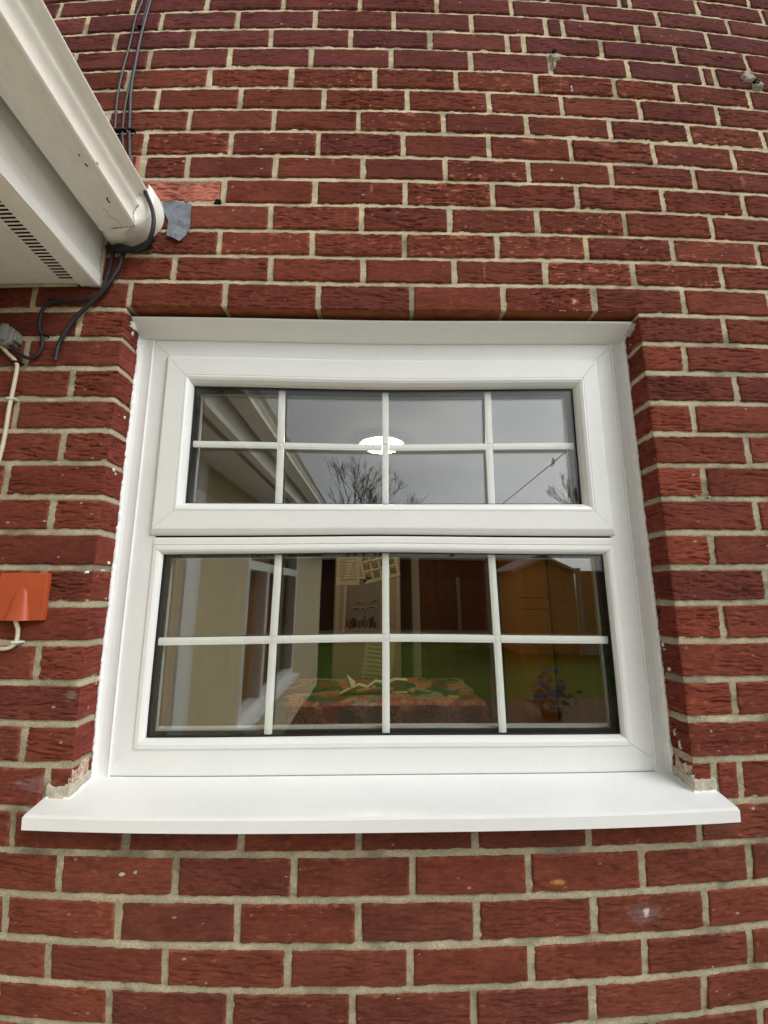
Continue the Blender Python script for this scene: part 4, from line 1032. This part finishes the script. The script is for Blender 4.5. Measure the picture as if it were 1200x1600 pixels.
# gabled shed standing where the two fences meet
sh = empty('shed', (4.15, -10.4, -3.15), 'small brown boarded shed with a pale-edged gable, mirrored at the right of the lower pane', 'shed')
g = Geo(); z = -3.10; k = 0
while z < -1.28:
    g.box(3.42, 4.86, -9.42 - .006 * (k % 2), -9.39, z, z + .118); z += .12; k += 1
g.build('boarded_front', M['fence_or'], sh)
Geo().prism([(3.44, -3.15), (4.84, -3.15), (4.84, -1.18), (4.14, -.86), (3.44, -1.18)], 'y', -11.4, -9.425).build('body', M['fence_or'], sh)
g = Geo(); g.prism([(3.34, -1.23), (4.14, -.845), (4.94, -1.23), (4.94, -1.18), (4.14, -.795), (3.34, -1.18)], 'y', -11.5, -9.30); g.build('roof', M['roof'], sh)
g = Geo(); g.prism([(3.34, -1.26), (4.14, -.880), (4.94, -1.26), (4.94, -1.19), (4.14, -.805), (3.34, -1.19)], 'y', -9.298, -9.275); g.build('barge_board', M['concrete'], sh)
# neighbouring garages behind the fence
ga = empty('garage_block', (0, -17.5, -3.15), 'long dark brown brick garage block beyond the far fence', 'garage')
Geo().box(-9, 7, -20.0, -17.0, -3.15, -.42).build('walls', M['dark_brick'], ga)
Geo().box(-9.15, 7.15, -20.1, -16.85, -.418, -.28).build('roof_edge', M['concrete'], ga)
# bare winter trees
def tree(x, y, h, seed, label, m_, spread=1.0, lean=0, levels=6, trunk=.13):
    rr = random.Random(seed)
    r_ = empty('bare_tree', (x, y, -3.15), label, 'tree', 'bare winter trees beyond the fence')
    T = Geo(); B_ = Geo()
    def grow(p, d, L, r, lv):
        pts = [p]; q = Vector(p)
        seg = 4 if lv < 3 else 3
        for i in range(seg):
            d = (d + Vector((rr.gauss(0, .12), rr.gauss(0, .12), rr.gauss(.04, .07)))).normalized()
            q = q + d * (L / seg); pts.append(tuple(q))
        (T if lv == 0 else B_).tube(pts, [max(.007, r * (1 - .45 * i / seg)) for i in range(seg + 1)], 6 if lv < 3 else 3, caps=False)
        if lv >= levels: return
        for k in range(rr.choice((2, 3, 3)) if lv < 5 else 2):
            a = rr.uniform(0, 6.28); t = rr.uniform(.35, .75) * spread
            dd = (d + Vector((math.cos(a) * t, math.sin(a) * t, rr.uniform(-.05, .35)))).normalized()
            st = Vector(pts[rr.choice((seg, seg, seg - 1))])
            grow(tuple(st), dd, L * rr.uniform(.62, .82), r * .56, lv + 1)
    grow((x, y, -3.16), Vector((lean, 0, 1)), h * .27, trunk, 0)
    T.build('trunk', m_, r_); B_.build('crown', m_, r_)
tree(-1.25, -14.0, 7.6, 4, 'bare dark tree with fine upright twigs, mirrored left of the lamp', M['bark'], .85, levels=7)
tree(-.4, -15.2, 7.0, 9, 'low bare dark tree mirrored beneath the ceiling lamp, right of the taller one', M['bark'], .7)
tree(9.4, -14.5, 7.4, 12, 'bushy reddish bare tree, mirrored at the right edge of the top sash', M['bark_red'], .95, levels=7)
# telephone wire from the house to a pole beyond the garages
po = empty('telephone_pole', (3.98, -20.6, -3.15), 'wooden telephone pole beyond the garage block', 'pole')
Geo().tube([(3.98, -20.6, -3.15), (3.98, -20.6, .9)], [.12, .09], 10).build('shaft', M['bark'], po)
Geo().box(3.6, 4.36, -20.65, -20.55, .70, .78).build('cross_arm', M['bark'], po)
A_ = np.array((3.98, -20.5, .69)); Bq = np.array((4.715, -.05, 2.23))
pts = [tuple(A_ + (Bq - A_) * t - np.array((0, 0, .10 * math.sin(math.pi * t)))) for t in np.linspace(0, 1, 24)]
wr = Geo().tube(pts, .011, 6).build('telephone_wire', M['black'], None); tag(wr, 'thin overhead wire crossing the grey sky in the top sash', 'wire')
tg = Geo(); tg.tube([(4.42, -9.0, 1.60), (4.43, -9.0, 1.42)], [.008, .022], 6); tg.tube([(4.40, -9.0, 1.60), (4.37, -9.0, 1.36)], [.006, .018], 6)
tg = tg.build('hanging_rag', M['concrete'], None); tag(tg, 'tattered scrap caught on the overhead wire', 'rag')
# plant pot and blue bag on the lawn
pt = empty('plant_pot', (2.05, -4.2, -3.15), 'dark pot with a blue and green leafy plant at the edge of the lawn', 'plant')
v = Geo(); v.tube([(2.05, -4.2, -3.132), (2.05, -4.2, -3.03)], [.10, .13], 18); v.build('pot', M['dark_print'], pt)
M['leaf'] = mat('blue_green_leaf', (.03, .10, .09), .6, .3, noise=[(9, .4, (1, 1, 1))]); M['bluef'] = mat('blue_petal', (.05, .14, .60), .6, .3)
rr = random.Random(2)
def leafy(g, cx, cy, z, s_):
    b = rr.uniform(0, 6.28); dx, dy = math.cos(b) * s_, math.sin(b) * s_
    g.add([(cx, cy, z), (cx + dx, cy + dy, z + s_ * .8), (cx + dx * 1.8, cy + dy * 1.8, z + .3 * s_), (cx + dx * .9 - dy * .4, cy + dy * .9 + dx * .4, z - s_ * .1)], [(0, 1, 2), (0, 2, 3)])
g = Geo()
for k in range(90):
    a = rr.uniform(0, 6.28); rad = rr.uniform(.02, .30); leafy(g, 2.05 + rad * math.cos(a), -4.2 + rad * math.sin(a), -3.04 + rr.uniform(0, .48) * (1 - rad / .5), rr.uniform(.03, .06))
for k in range(9): g.tube([(2.05, -4.2, -3.04), (2.05 + .2 * math.cos(k * .7), -4.2 + .2 * math.sin(k * .7), -3.04 + .32)], .004, 4)
g.build('foliage', M['leaf'], pt)
for k in range(14):
    g = Geo(); a = rr.uniform(0, 6.28); rad = rr.uniform(.02, .26); cx, cy, z = 2.05 + rad * math.cos(a), -4.2 + rad * math.sin(a), -3.0 + rr.uniform(.1, .44) * (1 - rad / .5)
    for q in range(5): leafy(g, cx, cy, z, rr.uniform(.025, .05))
    g.build('bloom', M['bluef'], pt)
